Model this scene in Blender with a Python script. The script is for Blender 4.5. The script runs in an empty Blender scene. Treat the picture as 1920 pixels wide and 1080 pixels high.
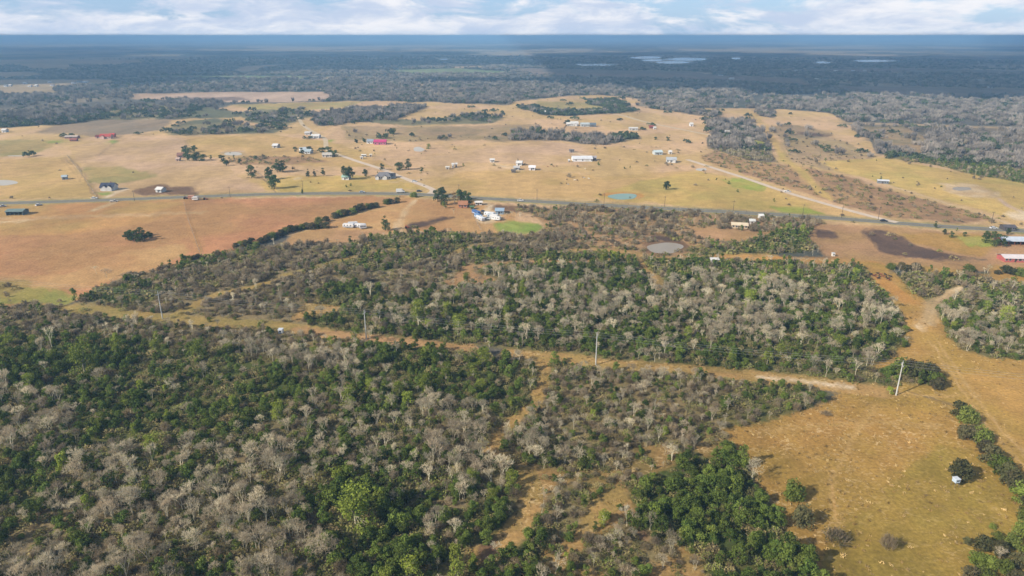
import bpy, bmesh, math, random
import numpy as np
from mathutils import Vector, Matrix
R = math.radians
# ---------------------------------------------------------------- camera, sky, sun, exposure
SC = bpy.context.scene
COL = SC.collection
CAM_H = 120.0
FPX = 1297.0
PITCH = 20.04
cam_d = bpy.data.cameras.new('camera'); cam = bpy.data.objects.new('camera', cam_d); COL.objects.link(cam)
cam_d.sensor_width = 36.0; cam_d.lens = 36.0*FPX/1920.0; cam_d.clip_start = 1.0; cam_d.clip_end = 250000.0
cam.location = (0, 0, CAM_H); cam.rotation_euler = (R(90-PITCH), 0, 0)
SC.camera = cam
SUN_EL, SUN_DIR = 31.0, (0.86, 0.51)          # direction the light travels over the ground
SC.view_settings.view_transform = 'Standard'; SC.view_settings.look = 'None'
SC.view_settings.gamma = 1.0; SC.view_settings.use_curve_mapping = False
SC.view_settings.exposure = 0.42
SC.render.engine = 'CYCLES'
SC.cycles.use_denoising = True
SC.cycles.max_bounces = 6; SC.cycles.diffuse_bounces = 2; SC.cycles.glossy_bounces = 1
SC.cycles.transmission_bounces = 3; SC.cycles.transparent_max_bounces = 8; SC.cycles.volume_bounces = 1
SC.cycles.sample_clamp_indirect = 4.0
sun_d = bpy.data.lights.new('sun', 'SUN'); sun = bpy.data.objects.new('sun', sun_d); COL.objects.link(sun)
sun_d.energy = 5.0; sun_d.angle = R(0.6); sun_d.color = (1.0, 0.905, 0.76)
_sx, _sy = SUN_DIR; _n = math.hypot(_sx, _sy); _sx /= _n; _sy /= _n
_travel = Vector((_sx*math.cos(R(SUN_EL)), _sy*math.cos(R(SUN_EL)), -math.sin(R(SUN_EL))))
sun.rotation_euler = _travel.to_track_quat('-Z', 'Y').to_euler()
world = bpy.data.worlds.new('World'); SC.world = world; world.use_nodes = True
def build_world():
    nt = world.node_tree; N = nt.nodes; L = nt.links; N.clear()
    out = N.new('ShaderNodeOutputWorld'); bg = N.new('ShaderNodeBackground')
    sky = N.new('ShaderNodeTexSky'); sky.sky_type = 'NISHITA'; sky.sun_disc = False
    sky.sun_elevation = R(SUN_EL); sky.sun_rotation = math.atan2(-_sx, -_sy)
    sky.altitude = 100; sky.air_density = 1.0; sky.dust_density = 0.8; sky.ozone_density = 2.0
    tc = N.new('ShaderNodeTexCoord'); sep = N.new('ShaderNodeSeparateXYZ'); L.new(tc.outputs['Generated'], sep.inputs[0])
    def m(op, a, b=None, c=None, clamp=False):
        n = N.new('ShaderNodeMath'); n.operation = op; n.use_clamp = clamp
        for i, v in enumerate((a, b, c)):
            if v is None: continue
            if isinstance(v, (int, float)): n.inputs[i].default_value = v
            else: L.new(v, n.inputs[i])
        return n.outputs[0]
    def noise(sx, sz, scale, detail, rough, seed):
        cx = N.new('ShaderNodeCombineXYZ')
        L.new(m('MULTIPLY_ADD', sep.outputs[0], sx, seed), cx.inputs[0]); L.new(m('MULTIPLY', sep.outputs[1], sx), cx.inputs[1])
        L.new(m('MULTIPLY', sep.outputs[2], sz), cx.inputs[2])
        t = N.new('ShaderNodeTexNoise'); t.inputs['Scale'].default_value = scale; t.inputs['Detail'].default_value = detail
        t.inputs['Roughness'].default_value = rough; t.inputs['Distortion'].default_value = 0.35
        L.new(cx.outputs[0], t.inputs['Vector']); return t.outputs['Fac']
    def ramp(v, a, b):
        n = N.new('ShaderNodeMapRange'); n.interpolation_type = 'SMOOTHSTEP'; n.inputs[1].default_value = a; n.inputs[2].default_value = b
        L.new(v, n.inputs[0]); return n.outputs[0]
    cover = noise(1.0, 3.4, 8.5, 9, 0.60, 1.3)
    low = ramp(sep.outputs[2], 0.055, 0.0)
    cv = ramp(m('ADD', cover, m('MULTIPLY', low, 0.14)), 0.445, 0.59)
    lit = noise(1.0, 4.0, 12.0, 9, 0.6, 5.7)
    litr = ramp(lit, 0.37, 0.66)
    mixc = N.new('ShaderNodeMix'); mixc.data_type = 'RGBA'
    mixc.inputs['A'].default_value = (0.54, 0.63, 0.80, 1); mixc.inputs['B'].default_value = (0.88, 0.88, 0.92, 1)
    L.new(litr, mixc.inputs['Factor'])
    sk = N.new('ShaderNodeVectorMath'); sk.operation = 'SCALE'; sk.inputs['Scale'].default_value = 0.115; L.new(sky.outputs[0], sk.inputs[0])
    tint = N.new('ShaderNodeMix'); tint.data_type = 'RGBA'; tint.inputs['Factor'].default_value = 0.55
    L.new(sk.outputs[0], tint.inputs['A']); tint.inputs['B'].default_value = (0.30, 0.57, 1.0, 1)
    # clouds fill the sky near the horizon and thin out overhead
    hi = ramp(sep.outputs[2], 0.55, 0.10)
    fac = m('MULTIPLY', cv, m('MULTIPLY_ADD', hi, 0.72, 0.24)); L.new(m('MULTIPLY_ADD', hi, 0.5, 0.05), tint.inputs['Factor'])
    mx = N.new('ShaderNodeMix'); mx.data_type = 'RGBA'; L.new(fac, mx.inputs['Factor'])
    L.new(tint.outputs['Result'], mx.inputs['A']); L.new(mixc.outputs['Result'], mx.inputs['B'])
    L.new(mx.outputs['Result'], bg.inputs['Color']); bg.inputs['Strength'].default_value = SKY_STRENGTH
    L.new(bg.outputs[0], out.inputs['Surface'])
SKY_STRENGTH = 0.80
build_world()

# ---------------------------------------------------------------- helpers
_cp, _sp = math.cos(R(PITCH)), math.sin(R(PITCH))
def at(px, py, z=0.0):
    """ground point seen at a place of the 1920x1080 photograph"""
    a = (px-960)/FPX; b = (540-py)/FPX
    d = Vector((a, _cp + b*_sp, -_sp + b*_cp))
    if d.z > -0.0021: d.z = -0.0021
    t = (z-CAM_H)/d.z
    return Vector((d.x*t, d.y*t, z))
def mpp(px, py):
    p = at(px, py); return (p.y*_cp + CAM_H*_sp)/FPX
def project(x, y, z=0.0):
    dep = y*_cp + (CAM_H-z)*_sp
    dep = np.where(dep < 1.0, 1.0, dep)
    up = y*_sp - (CAM_H-z)*_cp
    return 960 + FPX*x/dep, 540 - FPX*up/dep
def lin(c, k=1.0):
    r = []
    for v in c[:3]:
        v = v/255.0
        r.append(min(1.0, (v/12.92 if v <= 0.04045 else ((v+0.055)/1.055)**2.4)*k))
    return (r[0], r[1], r[2], 1.0)
ALB = 0.74
def nodes_of(m):
    m.use_nodes = True; nt = m.node_tree; nt.nodes.clear()
    out = nt.nodes.new('ShaderNodeOutputMaterial'); b = nt.nodes.new('ShaderNodeBsdfPrincipled')
    nt.links.new(b.outputs[0], out.inputs['Surface']); return nt, nt.nodes, nt.links, b, out
MATS = {}
def mat(name, rgb, rough=0.7, metal=0.0, var=0.12, scale=1.0, spec=0.3, alb=ALB, randvar=0.0, rgb2=None):
    """procedural material: colour broken up by noise, and per-object variation for repeats"""
    if name in MATS: return MATS[name]
    m = bpy.data.materials.new(name); nt, N, L, b, out = nodes_of(m)
    c1 = lin(rgb, alb); c2 = lin(rgb2, alb) if rgb2 else tuple(v*(1-var*2) for v in c1[:3])+(1,)
    tc = N.new('ShaderNodeTexCoord'); t = N.new('ShaderNodeTexNoise'); t.inputs['Scale'].default_value = scale; t.inputs['Detail'].default_value = 4
    L.new(tc.outputs['Object'], t.inputs['Vector'])
    mr = N.new('ShaderNodeMapRange'); mr.inputs[1].default_value = 0.32; mr.inputs[2].default_value = 0.68; L.new(t.outputs['Fac'], mr.inputs[0])
    mx = N.new('ShaderNodeMix'); mx.data_type = 'RGBA'; mx.inputs['A'].default_value = c1; mx.inputs['B'].default_value = c2
    if randvar > 0:
        oi = N.new('ShaderNodeObjectInfo'); ad = N.new('ShaderNodeMath'); ad.operation = 'MULTIPLY_ADD'
        L.new(oi.outputs['Random'], ad.inputs[0]); ad.inputs[1].default_value = randvar
        sc = N.new('ShaderNodeMath'); sc.operation = 'MULTIPLY'; L.new(mr.outputs[0], sc.inputs[0]); sc.inputs[1].default_value = 1-randvar
        L.new(sc.outputs[0], ad.inputs[2]); L.new(ad.outputs[0], mx.inputs['Factor'])
        hs = N.new('ShaderNodeHueSaturation'); L.new(mx.outputs['Result'], hs.inputs['Color'])
        r2 = N.new('ShaderNodeMath'); r2.operation = 'MULTIPLY'; L.new(oi.outputs['Random'], r2.inputs[0]); r2.inputs[1].default_value = 7.31
        r3 = N.new('ShaderNodeMath'); r3.operation = 'FRACT'; L.new(r2.outputs[0], r3.inputs[0])
        r4 = N.new('ShaderNodeMapRange'); L.new(r3.outputs[0], r4.inputs[0]); r4.inputs[3].default_value = 0.62; r4.inputs[4].default_value = 1.38
        L.new(r4.outputs[0], hs.inputs['Value']); L.new(hs.outputs['Color'], b.inputs['Base Color'])
    else:
        L.new(mr.outputs[0], mx.inputs['Factor']); L.new(mx.outputs['Result'], b.inputs['Base Color'])
    b.inputs['Roughness'].default_value = rough; b.inputs['Metallic'].default_value = metal
    b.inputs['Specular IOR Level'].default_value = spec
    MATS[name] = m; return m
def leafmat(name, rgb, rgb2, randvar=0.6, transl=0.25):
    m = mat(name, rgb, 0.75, 0, 0.2, 0.6, 0.15, ALB, randvar, rgb2)
    nt = m.node_tree; N = nt.nodes; L = nt.links
    b = [n for n in N if n.type == 'BSDF_PRINCIPLED'][0]; out = [n for n in N if n.type == 'OUTPUT_MATERIAL'][0]
    tr = N.new('ShaderNodeBsdfTranslucent'); src = b.inputs['Base Color'].links[0].from_socket; L.new(src, tr.inputs['Color'])
    ms = N.new('ShaderNodeMixShader'); ms.inputs[0].default_value = transl
    L.new(b.outputs[0], ms.inputs[1]); L.new(tr.outputs[0], ms.inputs[2]); L.new(ms.outputs[0], out.inputs['Surface'])
    return m
class MB:
    """collects shapes into ONE mesh"""
    def __init__(s): s.v = []; s.f = []; s.m = []
    def add(s, vs, fs, mi=0):
        o = len(s.v); s.v.extend([tuple(v) for v in vs]); s.f.extend([tuple(i+o for i in f) for f in fs]); s.m.extend([mi]*len(fs)); return s
    def box(s, x0, x1, y0, y1, z0, z1, mi=0):
        vs = [(x, y, z) for x in (x0, x1) for y in (y0, y1) for z in (z0, z1)]
        return s.add(vs, [(0,1,3,2), (4,6,7,5), (0,4,5,1), (2,3,7,6), (0,2,6,4), (1,5,7,3)], mi)
    def prism(s, prof, y0, y1, mi=0):                      # profile (x, z) swept along y
        n = len(prof); vs = [(x, y0, z) for x, z in prof]+[(x, y1, z) for x, z in prof]
        return s.add(vs, [tuple(range(n-1, -1, -1)), tuple(range(n, 2*n))]+[(i, (i+1) % n, n+(i+1) % n, n+i) for i in range(n)], mi)
    def tube(s, p, q, r0, r1, n=6, mi=0, caps=True):
        p = Vector(p); q = Vector(q); d = (q-p)
        if d.length < 1e-6: return s
        d.normalize(); a = d.orthogonal().normalized(); b = d.cross(a)
        vs = [p+(a*math.cos(t)+b*math.sin(t))*r0 for t in [2*math.pi*i/n for i in range(n)]]
        vs += [q+(a*math.cos(t)+b*math.sin(t))*r1 for t in [2*math.pi*i/n for i in range(n)]]
        fs = [(i, (i+1) % n, n+(i+1) % n, n+i) for i in range(n)]
        if caps: fs += [tuple(range(n-1, -1, -1)), tuple(range(n, 2*n))]
        return s.add(vs, fs, mi)
    def wheel(s, x, y, z, r, w, mi=0, n=12): return s.tube((x, y-w/2, z), (x, y+w/2, z), r, r, n, mi)
    def mesh(s, name, mats):
        me = bpy.data.meshes.new(name); me.from_pydata(s.v, [], s.f)
        for m in (mats if isinstance(mats, (list, tuple)) else [mats]): me.materials.append(m)
        if any(s.m): me.polygons.foreach_set('material_index', s.m)
        me.update(); return me
    def build(s, name, mats, parent=None):
        o = bpy.data.objects.new(name, s.mesh(name, mats)); COL.objects.link(o)
        if parent: o.parent = parent
        return o
def tag(o, label=None, cat=None, group=None, kind=None):
    if label: o['label'] = label
    if cat: o['category'] = cat
    if group: o['group'] = group
    if kind: o['kind'] = kind
    return o
def empty(name, loc, rz=0.0, sc=1.0):
    o = bpy.data.objects.new(name, None); o.empty_display_size = 0.5; COL.objects.link(o)
    o.location = loc; o.rotation_euler = (0, 0, rz); o.scale = (sc, sc, sc) if not isinstance(sc, tuple) else sc
    return o
def copy_tree(o, parent=None):
    c = o.copy(); COL.objects.link(c); c.parent = parent
    for ch in list(KIDS.get(o.name, ())): copy_tree(ch, c)
    return c
KIDS = {}
def kids(o, *ch): KIDS[o.name] = ch
# value noise
def _hash(ix, iy, seed):
    h = (ix.astype(np.int64)*374761393 + iy.astype(np.int64)*668265263 + seed*974634777) & 0xffffffff
    h = ((h ^ (h >> 13))*1274126177) & 0xffffffff
    return ((h ^ (h >> 16)) & 0xffff)/65535.0
def vnoise(x, y, seed=0):
    ix = np.floor(x); iy = np.floor(y); fx = x-ix; fy = y-iy; fx = fx*fx*(3-2*fx); fy = fy*fy*(3-2*fy)
    a = _hash(ix, iy, seed); b = _hash(ix+1, iy, seed); c = _hash(ix, iy+1, seed); d = _hash(ix+1, iy+1, seed)
    return (a*(1-fx)+b*fx)*(1-fy)+(c*(1-fx)+d*fx)*fy
def fbm(x, y, seed=0, o=4):
    s = np.zeros_like(x, dtype=float); a = 0.5; t = 0
    for i in range(o): s += a*vnoise(x*2**i, y*2**i, seed+i*17); t += a; a *= 0.55
    return s/t
def inpoly(x, y, P):
    r = np.zeros(x.shape, bool); n = len(P)
    for i in range(n):
        x1, y1 = P[i]; x2, y2 = P[(i+1) % n]
        if y1 == y2: continue
        c = ((y1 > y) != (y2 > y)) & (x < (x2-x1)*(y-y1)/(y2-y1)+x1)
        r ^= c
    return r
def nearline(x, y, P, w):
    r = np.zeros(x.shape, bool)
    for (x1, y1), (x2, y2) in zip(P[:-1], P[1:]):
        dx, dy = x2-x1, y2-y1; l = dx*dx+dy*dy+1e-9
        t = np.clip(((x-x1)*dx+(y-y1)*dy)/l, 0, 1)
        r |= (x-x1-t*dx)**2+(y-y1-t*dy)**2 < w*w
    return r
# ---------------------------------------------------------------- the land: zones of ground and what grows on them
# name: (colour, second colour, patch size m, {plant: plants per 100 m2}, stubble/soil speckle)
TAN = (192, 155, 112)
ZT = {
 'farwood':   ((86, 90, 80), (104, 100, 92), 160, dict(bare=1.3, green=.4), 0),
 'farfield':  ((188, 160, 130), (170, 148, 112), 220, dict(), 0),
 'farbrown':  ((140, 118, 104), (124, 112, 98), 260, dict(), 0),
 'fargreen':  ((116, 134, 90), (130, 138, 96), 260, dict(), 0),
 'farpink':   ((200, 172, 150), (192, 160, 130), 200, dict(), 0),
 'farscrub':  ((112, 112, 84), (150, 136, 100), 90, dict(green=.55, bare=.30, brush=.3), 0),
 'midscrub':  ((142, 128, 96), (168, 142, 108), 45, dict(green=.12, brush=.9, bare=.22), 0),
 'midwood':   ((104, 96, 82), (126, 112, 92), 40, dict(bare=2.6, brush=2.0, green=.4), 0),
 'darkwood':  ((74, 80, 56), (92, 92, 66), 40, dict(green=4, bare=.5), 0),
 'plain':     ((212, 176, 136), (202, 170, 116), 55, dict(brush=.13, green=.03), .1),
 'plaingold': ((206, 170, 114), (192, 162, 102), 35, dict(brush=.012), .1),
 'plainpink': ((206, 172, 138), (196, 164, 118), 60, dict(), .1),
 'plainolive':((166, 152, 96), (180, 156, 100), 30, dict(brush=.09, green=.02), .1),
 'plainscrub':((180, 152, 116), (166, 144, 104), 40, dict(brush=.9, green=.10, bare=.12), .1),
 'duskfield': ((146, 130, 108), (160, 138, 110), 60, dict(), 0),
 'yellowgr':  ((204, 172, 104), (188, 166, 96), 30, dict(brush=.09, green=.02), .1),
 'greengr':   ((156, 164, 72), (178, 168, 88), 22, dict(), 0),
 'lawn':      ((136, 158, 72), (152, 162, 82), 20, dict(), 0),
 'redscrub':  ((166, 132, 98), (186, 150, 106), 22, dict(brush=.9, green=.10), .1),
 'brownearth':((122, 96, 74), (136, 106, 80), 20, dict(), 0),
 'darkearth': ((98, 80, 70), (116, 92, 76), 20, dict(brush=.15), 0),
 'bigfield':  ((196, 141, 101), (180, 138, 92), 55, dict(), .25),
 'bigolive':  ((184, 150, 92), (194, 146, 94), 45, dict(), .25),
 'greenverge':((158, 146, 78), (150, 148, 78), 20, dict(brush=.1), .2),
 'tanfield':  ((198, 158, 106), (190, 146, 98), 25, dict(), .3),
 'tanred':    ((186, 146, 106), (178, 142, 96), 25, dict(), .2),
 'track':     ((214, 188, 150), (202, 172, 128), 12, dict(), .2),
 'sand':      ((226, 204, 172), (214, 188, 150), 8, dict(), .2),
 'orange':    ((200, 148, 80), (192, 150, 92), 12, dict(), .3),
 'verge':     ((160, 152, 100), (176, 156, 104), 15, dict(), 0),
 'shoulder':  ((150, 148, 112), (160, 150, 110), 15, dict(), 0),
 'brushA':    ((160, 134, 98), (180, 144, 104), 14, dict(brush=6.5, bare=2.4, green=1.3), .2),
 'brushB':    ((138, 124, 92), (154, 136, 100), 12, dict(brush=11, bare=3.2, green=1.1), .1),
 'brushgreen':((104, 104, 62), (126, 118, 72), 12, dict(brush=2.4, green=5.0, bare=1.0), .1),
 'olivepath': ((176, 148, 88), (158, 140, 82), 12, dict(brush=.5, green=.15), .2),
 'woodmix':   ((112, 108, 68), (130, 120, 80), 10, dict(bare=5.5, green=11.5, brush=2.4, lime=.3), .1),
 'woodbare':  ((116, 110, 74), (132, 120, 84), 10, dict(bare=8.2, green=12, brush=2.0, lime=.08), .1),
 'woodgreen': ((72, 80, 44), (88, 88, 52), 10, dict(bare=.6, green=9, brush=.6, lime=.16), 0),
 'fgmix':     ((116, 108, 72), (134, 118, 82), 9, dict(bare=7.5, green=9, brush=3.6, lime=.2), .1),
 'fgbare':    ((122, 112, 80), (138, 122, 90), 9, dict(bare=10, green=7.0, brush=4.2, lime=.14), .1),
 'fggreen':   ((86, 94, 50), (104, 104, 60), 9, dict(bare=.6, green=12.5, brush=1.0, lime=.45), 0),
 'fgbrush':   ((132, 120, 84), (146, 128, 90), 9, dict(bare=4.2, green=4.6, brush=13, lime=.12), .1),
 'oak':       ((80, 90, 46), (100, 98, 56), 9, dict(green=17, brush=.3, lime=.15), 0),
 'opengrass': ((160, 128, 80), (140, 120, 72), 9, dict(brush=5.0, green=4.2, lime=.35, bare=1.6), .5),
 'opengold':  ((184, 148, 94), (164, 138, 82), 8, dict(), .6),
 'eastfield': ((178, 138, 76), (168, 137, 70), 22, dict(), .6),
 'eastgreen': ((162, 134, 66), (152, 130, 62), 18, dict(), .3),
 'trail':     ((208, 174, 118), (196, 160, 104), 10, dict(), .2),
 'eastplain': ((186, 146, 82), (172, 141, 72), 22, dict(), .3),
}
OPS = []
def P(z, *pts): OPS.append((z, 'p', pts, 0))
def LN(z, w, *pts): OPS.append((z, 'l', pts, w))
# far country
P('farfield', (-300,111),(270,112),(268,119),(200,124),(-300,122))
P('farfield', (40,123),(125,123),(145,130),(60,131))
P('farfield', (-300,134),(60,135),(85,140),(60,146),(-300,147))
P('farfield', (-300,151),(110,149),(240,150),(208,155),(170,160),(112,166),(100,178),(-300,180))
P('fargreen', (225,146),(300,142),(640,143),(560,147),(300,148))
P('farfield', (430,135),(450,126),(500,121),(560,121),(500,128),(480,134))
P('farfield', (560,127),(600,124),(640,126),(600,130))
P('farfield', (615,144),(705,144),(700,147),(600,148))
P('fargreen', (720,132),(860,128),(950,134),(940,139),(760,138))
P('farfield', (820,118),(890,121),(920,128),(850,128))
P('farbrown', (960,127),(1080,130),(1290,134),(1345,141),(1500,147),(1540,165),(1440,157),(1280,150),(1130,147),(1000,140))
P('farbrown', (1170,152),(1260,152),(1300,162),(1230,163))
P('farbrown', (1540,162),(1700,163),(1900,167),(2300,172),(2300,182),(1850,180),(1700,178),(1600,175))
P('farbrown', (1420,130),(1700,128),(2300,140),(2300,146),(1700,136),(1440,136))
P('farfield', (1850,183),(1890,184),(1880,191),(1850,189))
P('farfield', (780,158),(810,157),(815,160),(790,161))
# the open plain north of the highway
P('plain', (-600,245),(60,235),(170,226),(240,222),(330,225),(400,215),(430,196),(560,192),(690,189),(830,192),(950,197),(960,190),(1060,180),(1130,178),(1190,184),(1225,193),(1370,203),(1470,205),(1560,212),(1592,232),(1650,290),(1700,290),(1920,318),(2500,350),(2500,470),(-900,420))
P('farpink', (245,176),(400,173),(610,172),(625,186),(560,191),(430,192),(360,188),(245,186))
P('farbrown', (330,183),(440,182),(480,187),(400,190),(350,188))
P('plainolive', (430,196),(560,193),(680,190),(660,200),(560,208),(480,205))
P('farscrub', (190,215),(230,195),(340,196),(420,205),(475,215),(430,222),(300,222),(190,229))
P('farwood', (-200,175),(100,179),(200,168),(245,172),(225,195),(190,222),(100,232),(-200,248))
P('darkwood', (-200,238),(100,227),(190,218),(195,223),(100,235),(-200,247))
P('duskfield', (60,250),(100,236),(170,226),(330,223),(310,236),(300,246),(190,256))
P('farscrub', (306,246),(340,229),(400,222),(470,234),(545,240),(515,250),(320,253))
P('farscrub', (480,205),(560,206),(600,214),(570,222),(540,236),(470,230),(440,212))
P('midwood', (580,215),(655,206),(760,199),(800,200),(770,215),(720,228),(600,232))
P('midwood', (585,226),(655,224),(655,233),(600,237))
P('farscrub', (700,222),(790,226),(880,215),(945,220),(915,232),(760,236),(700,230))
P('plainscrub', (640,236),(760,238),(1000,232),(1010,248),(900,262),(760,266),(650,262))
P('midscrub', (780,243),(860,237),(905,245),(880,256),(790,254))
P('midscrub', (905,262),(925,248),(965,243),(1000,248),(985,262),(930,266))
P('midwood', (955,262),(965,246),(1020,249),(1100,254),(1180,254),(1194,260),(1150,268),(1112,273),(1050,263),(1000,262))
P('darkwood', (1145,254),(1185,253),(1196,260),(1150,266))
P('plainolive', (1000,189),(1130,194),(1186,203),(1062,208),(1010,200))
P('darkwood', (1100,190),(1150,186),(1182,199),(1150,203),(1110,198))
P('darkwood', (960,200),(1000,201),(1060,209),(1188,204),(1200,208),(1150,213),(1060,217),(1020,216))
P('farwood', (1195,198),(1290,205),(1370,203),(1400,196),(1350,190),(1200,190))
P('midwood', (1200,200),(1290,204),(1360,214),(1330,219))
P('midwood', (1328,228),(1400,224),(1418,243),(1432,256),(1452,298),(1462,306),(1400,300),(1325,278),(1332,252))
P('greengr', (1400,260),(1440,268),(1445,272),(1410,270))
P('midscrub', (1442,238),(1500,235),(1560,250),(1540,262),(1482,270),(1452,250))
P('darkearth', (1500,247),(1556,252),(1552,257),(1500,252))
P('midwood', (1412,205),(1455,210),(1450,220),(1422,218))
P('midwood', (1600,236),(1920,241),(2500,250),(2500,330),(1920,320),(1850,306),(1780,292),(1700,289),(1650,270),(1610,255))
P('midscrub', (1600,236),(1700,238),(1740,262),(1730,288),(1650,272))
P('brushgreen', (1665,286),(1800,296),(1920,322),(2500,345),(2500,372),(1920,348),(1850,335),(1750,308),(1680,298))
P('redscrub', (1340,284),(1400,302),(1470,308),(1560,322),(1650,352),(1880,412),(1800,418),(1690,412),(1600,390),(1500,360),(1400,328),(1310,298))
P('plainscrub', (1470,262),(1560,258),(1650,292),(1560,320),(1480,304))
P('yellowgr', (1540,304),(1660,296),(1920,345),(2400,380),(2400,430),(1900,412),(1870,402),(1650,342),(1560,316))
P('plaingold', (1120,332),(1300,318),(1420,344),(1560,384),(1640,410),(1400,392),(1240,383),(1100,372),(1020,360))
P('yellowgr', (1110,368),(1200,340),(1300,320),(1420,345),(1520,382),(1480,398),(1340,390),(1180,378))
P('greengr', (1355,336),(1400,334),(1445,350),(1420,358),(1375,352))
P('greengr', (1440,388),(1510,388),(1550,402),(1470,400))
P('plaingold', (-600,300),(130,295),(182,371),(-600,382))
P('plainpink', (130,275),(225,258),(345,258),(355,280),(330,300),(420,310),(500,362),(182,372),(132,298))
P('plainolive', (155,315),(230,310),(300,330),(220,345),(165,345))
P('plainolive', (-300,270),(60,262),(120,262),(60,290),(-300,296))
P('brownearth', (254,354),(300,347),(360,351),(376,364.5),(256,367))
P('lawn', (178,362),(205,360),(210,366),(182,369))
P('lawn', (195,268),(210,262),(218,266),(208,272))
P('greengr', (92,262),(126,262),(128,268),(94,268))
P('greengr', (612,262),(625,262),(626,280),(614,280))
P('plaingold', (350,256),(520,253),(640,270),(740,315),(560,310),(440,300),(360,290))
P('redscrub', (425,297),(480,292),(570,293),(620,303),(560,307),(450,310))
P('yellowgr', (480,340),(560,330),(700,330),(770,340),(800,356),(560,360),(495,358))
P('plainpink', (780,300),(1000,262),(1110,275),(1120,300),(1000,310),(880,302),(830,330))
P('plaingold', (820,345),(860,322),(1000,318),(1120,330),(1100,372),(900,368),(840,358))
# the south side of the highway
P('bigfield', (-900,384),(0,384),(400,372),(760,368),(742,380),(560,430),(440,468),(330,500),(100,577),(-900,600))
P('bigolive', (-600,386),(340,377),(350,402),(260,420),(120,440),(-600,455))
P('tanfield', (240,470),(340,455),(360,470),(300,500),(240,520),(170,540),(-300,560),(-300,520),(120,515))
P('greenverge', (-300,545),(90,540),(150,556),(120,572),(0,568),(-300,568))
P('olivepath', (-300,500),(60,530),(20,555),(-300,550))
P('tanfield', (760,372),(900,378),(980,392),(940,440),(740,436),(650,455),(515,464),(560,436),(640,412),(700,394))
P('tanred', (560,434),(600,429),(735,432),(710,452),(660,458),(515,464))
P('tanfield', (560,426),(700,398),(770,376),(760,410),(700,432),(640,430))
P('darkearth', (762,424),(770,418),(840,406),(850,408),(800,424),(770,430))
P('brownearth', (900,380),(990,386),(1000,398),(940,396))
P('lawn', (925,420),(960,414),(1010,420),(1022,432),(940,438))
P('brushA', (965,388),(1130,386),(1380,402),(1535,412),(1560,430),(1520,462),(1400,478),(1300,482),(1200,486),(1130,478),(1000,460),(900,440),(1010,436),(1020,418))
P('tanred', (1290,425),(1370,432),(1480,436),(1475,450),(1380,454),(1310,445))
P('brushA', (1300,404),(1340,408),(1350,425),(1300,430))
P('darkearth', (1215,446),(1230,440),(1275,450),(1282,458),(1250,456))
P('brushgreen', (1280,468),(1400,455),(1500,430),(1540,430),(1530,470),(1440,478),(1300,480))
P('woodgreen', (1375,464),(1420,446),(1480,433),(1527,428),(1534,455),(1480,472),(1400,476))
P('tanred', (1525,418),(1700,428),(1800,436),(1920,440),(2300,450),(2300,540),(1880,525),(1850,485),(1700,488),(1650,500),(1560,492),(1540,470),(1512,450))
P('darkearth', (1612,433),(1650,432),(1690,440),(1722,463),(1822,482),(1760,486),(1690,482),(1650,472))
P('darkearth', (1530,430),(1568,436),(1570,446),(1532,446))
P('eastplain', (1730,436),(1840,440),(1880,460),(1830,480),(1720,458),(1690,440))
P('greengr', (1790,443),(1860,448),(1870,462),(1820,464))
P('tanred', (1660,486),(1860,488),(1885,508),(1720,510))
P('eastplain', (1600,492),(1655,490),(1680,515),(1660,530),(1700,552),(1730,580),(1740,620),(1690,600),(1650,540))
P('eastplain', (1860,500),(2200,520),(2200,560),(1920,530),(1860,520))
P('brushgreen', (1668,522),(1715,508),(1860,514),(1850,530),(1790,545),(1748,566),(1700,560))
# the middle woods
P('brushB', (130,573),(230,522),(330,497),(440,468),(515,462),(650,455),(740,436),(860,437),(1000,445),(1130,470),(1200,486),(1100,500),(900,560),(700,628),(520,602),(320,592))
P('brushgreen', (150,560),(260,520),(300,545),(280,575),(200,574))
P('brushgreen', (300,505),(400,475),(500,462),(480,480),(340,510))
P('brushgreen', (640,470),(700,440),(860,440),(900,460),(840,480),(720,510),(620,500))
P('woodmix', (700,560),(860,540),(960,530),(1100,560),(1100,665),(1000,660),(850,642),(690,628),(580,612),(590,570))
P('woodmix', (870,470),(1200,486),(1300,482),(1530,488),(1620,500),(1650,545),(1700,600),(1718,634),(1640,688),(1400,694),(1260,692),(1120,672),(1000,658),(960,600),(930,540))
P('woodbare', (1000,560),(1300,540),(1600,560),(1680,600),(1650,650),(1400,640),(1240,650),(1050,640),(960,600))
P('woodgreen', (590,540),(700,530),(740,560),(690,590),(600,575))
P('woodgreen', (560,590),(640,580),(700,600),(680,628),(600,612))
P('woodgreen', (980,480),(1170,478),(1160,492),(990,496))
P('woodgreen', (1640,520),(1672,545),(1668,560),(1642,545))
P('woodgreen', (1620,620),(1700,610),(1716,634),(1650,678),(1600,660))
P('woodgreen', (1270,640),(1500,650),(1620,665),(1610,690),(1400,692),(1260,690))
P('brushB', (380,560),(560,510),(620,520),(590,560),(560,600),(400,590))
P('tanred', (835,528),(868,500),(890,495),(885,508),(930,522),(940,535),(880,538),(838,534))
LN('tanred', 3, (870,505),(920,496),(990,490),(1090,492),(1140,486))
LN('olivepath', 3.2, (330,592),(400,552),(470,540),(540,515),(640,488),(720,470),(830,458))
LN('olivepath', 2.5, (840,480),(880,462),(930,455))
LN('opengold', 3.2, (1170,483),(1200,490),(1225,520),(1240,545))
LN('opengold', 3.5, (1070,470),(1160,470),(1230,484),(1300,484),(1400,478),(1450,480))
P('orange', (1335,478),(1400,476),(1430,484),(1400,492),(1345,486))
LN('orange', 6, (1400,484),(1480,488),(1560,490),(1640,495))
P('opengold', (570,570),(620,572),(650,578),(600,590),(560,600),(540,598))
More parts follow.
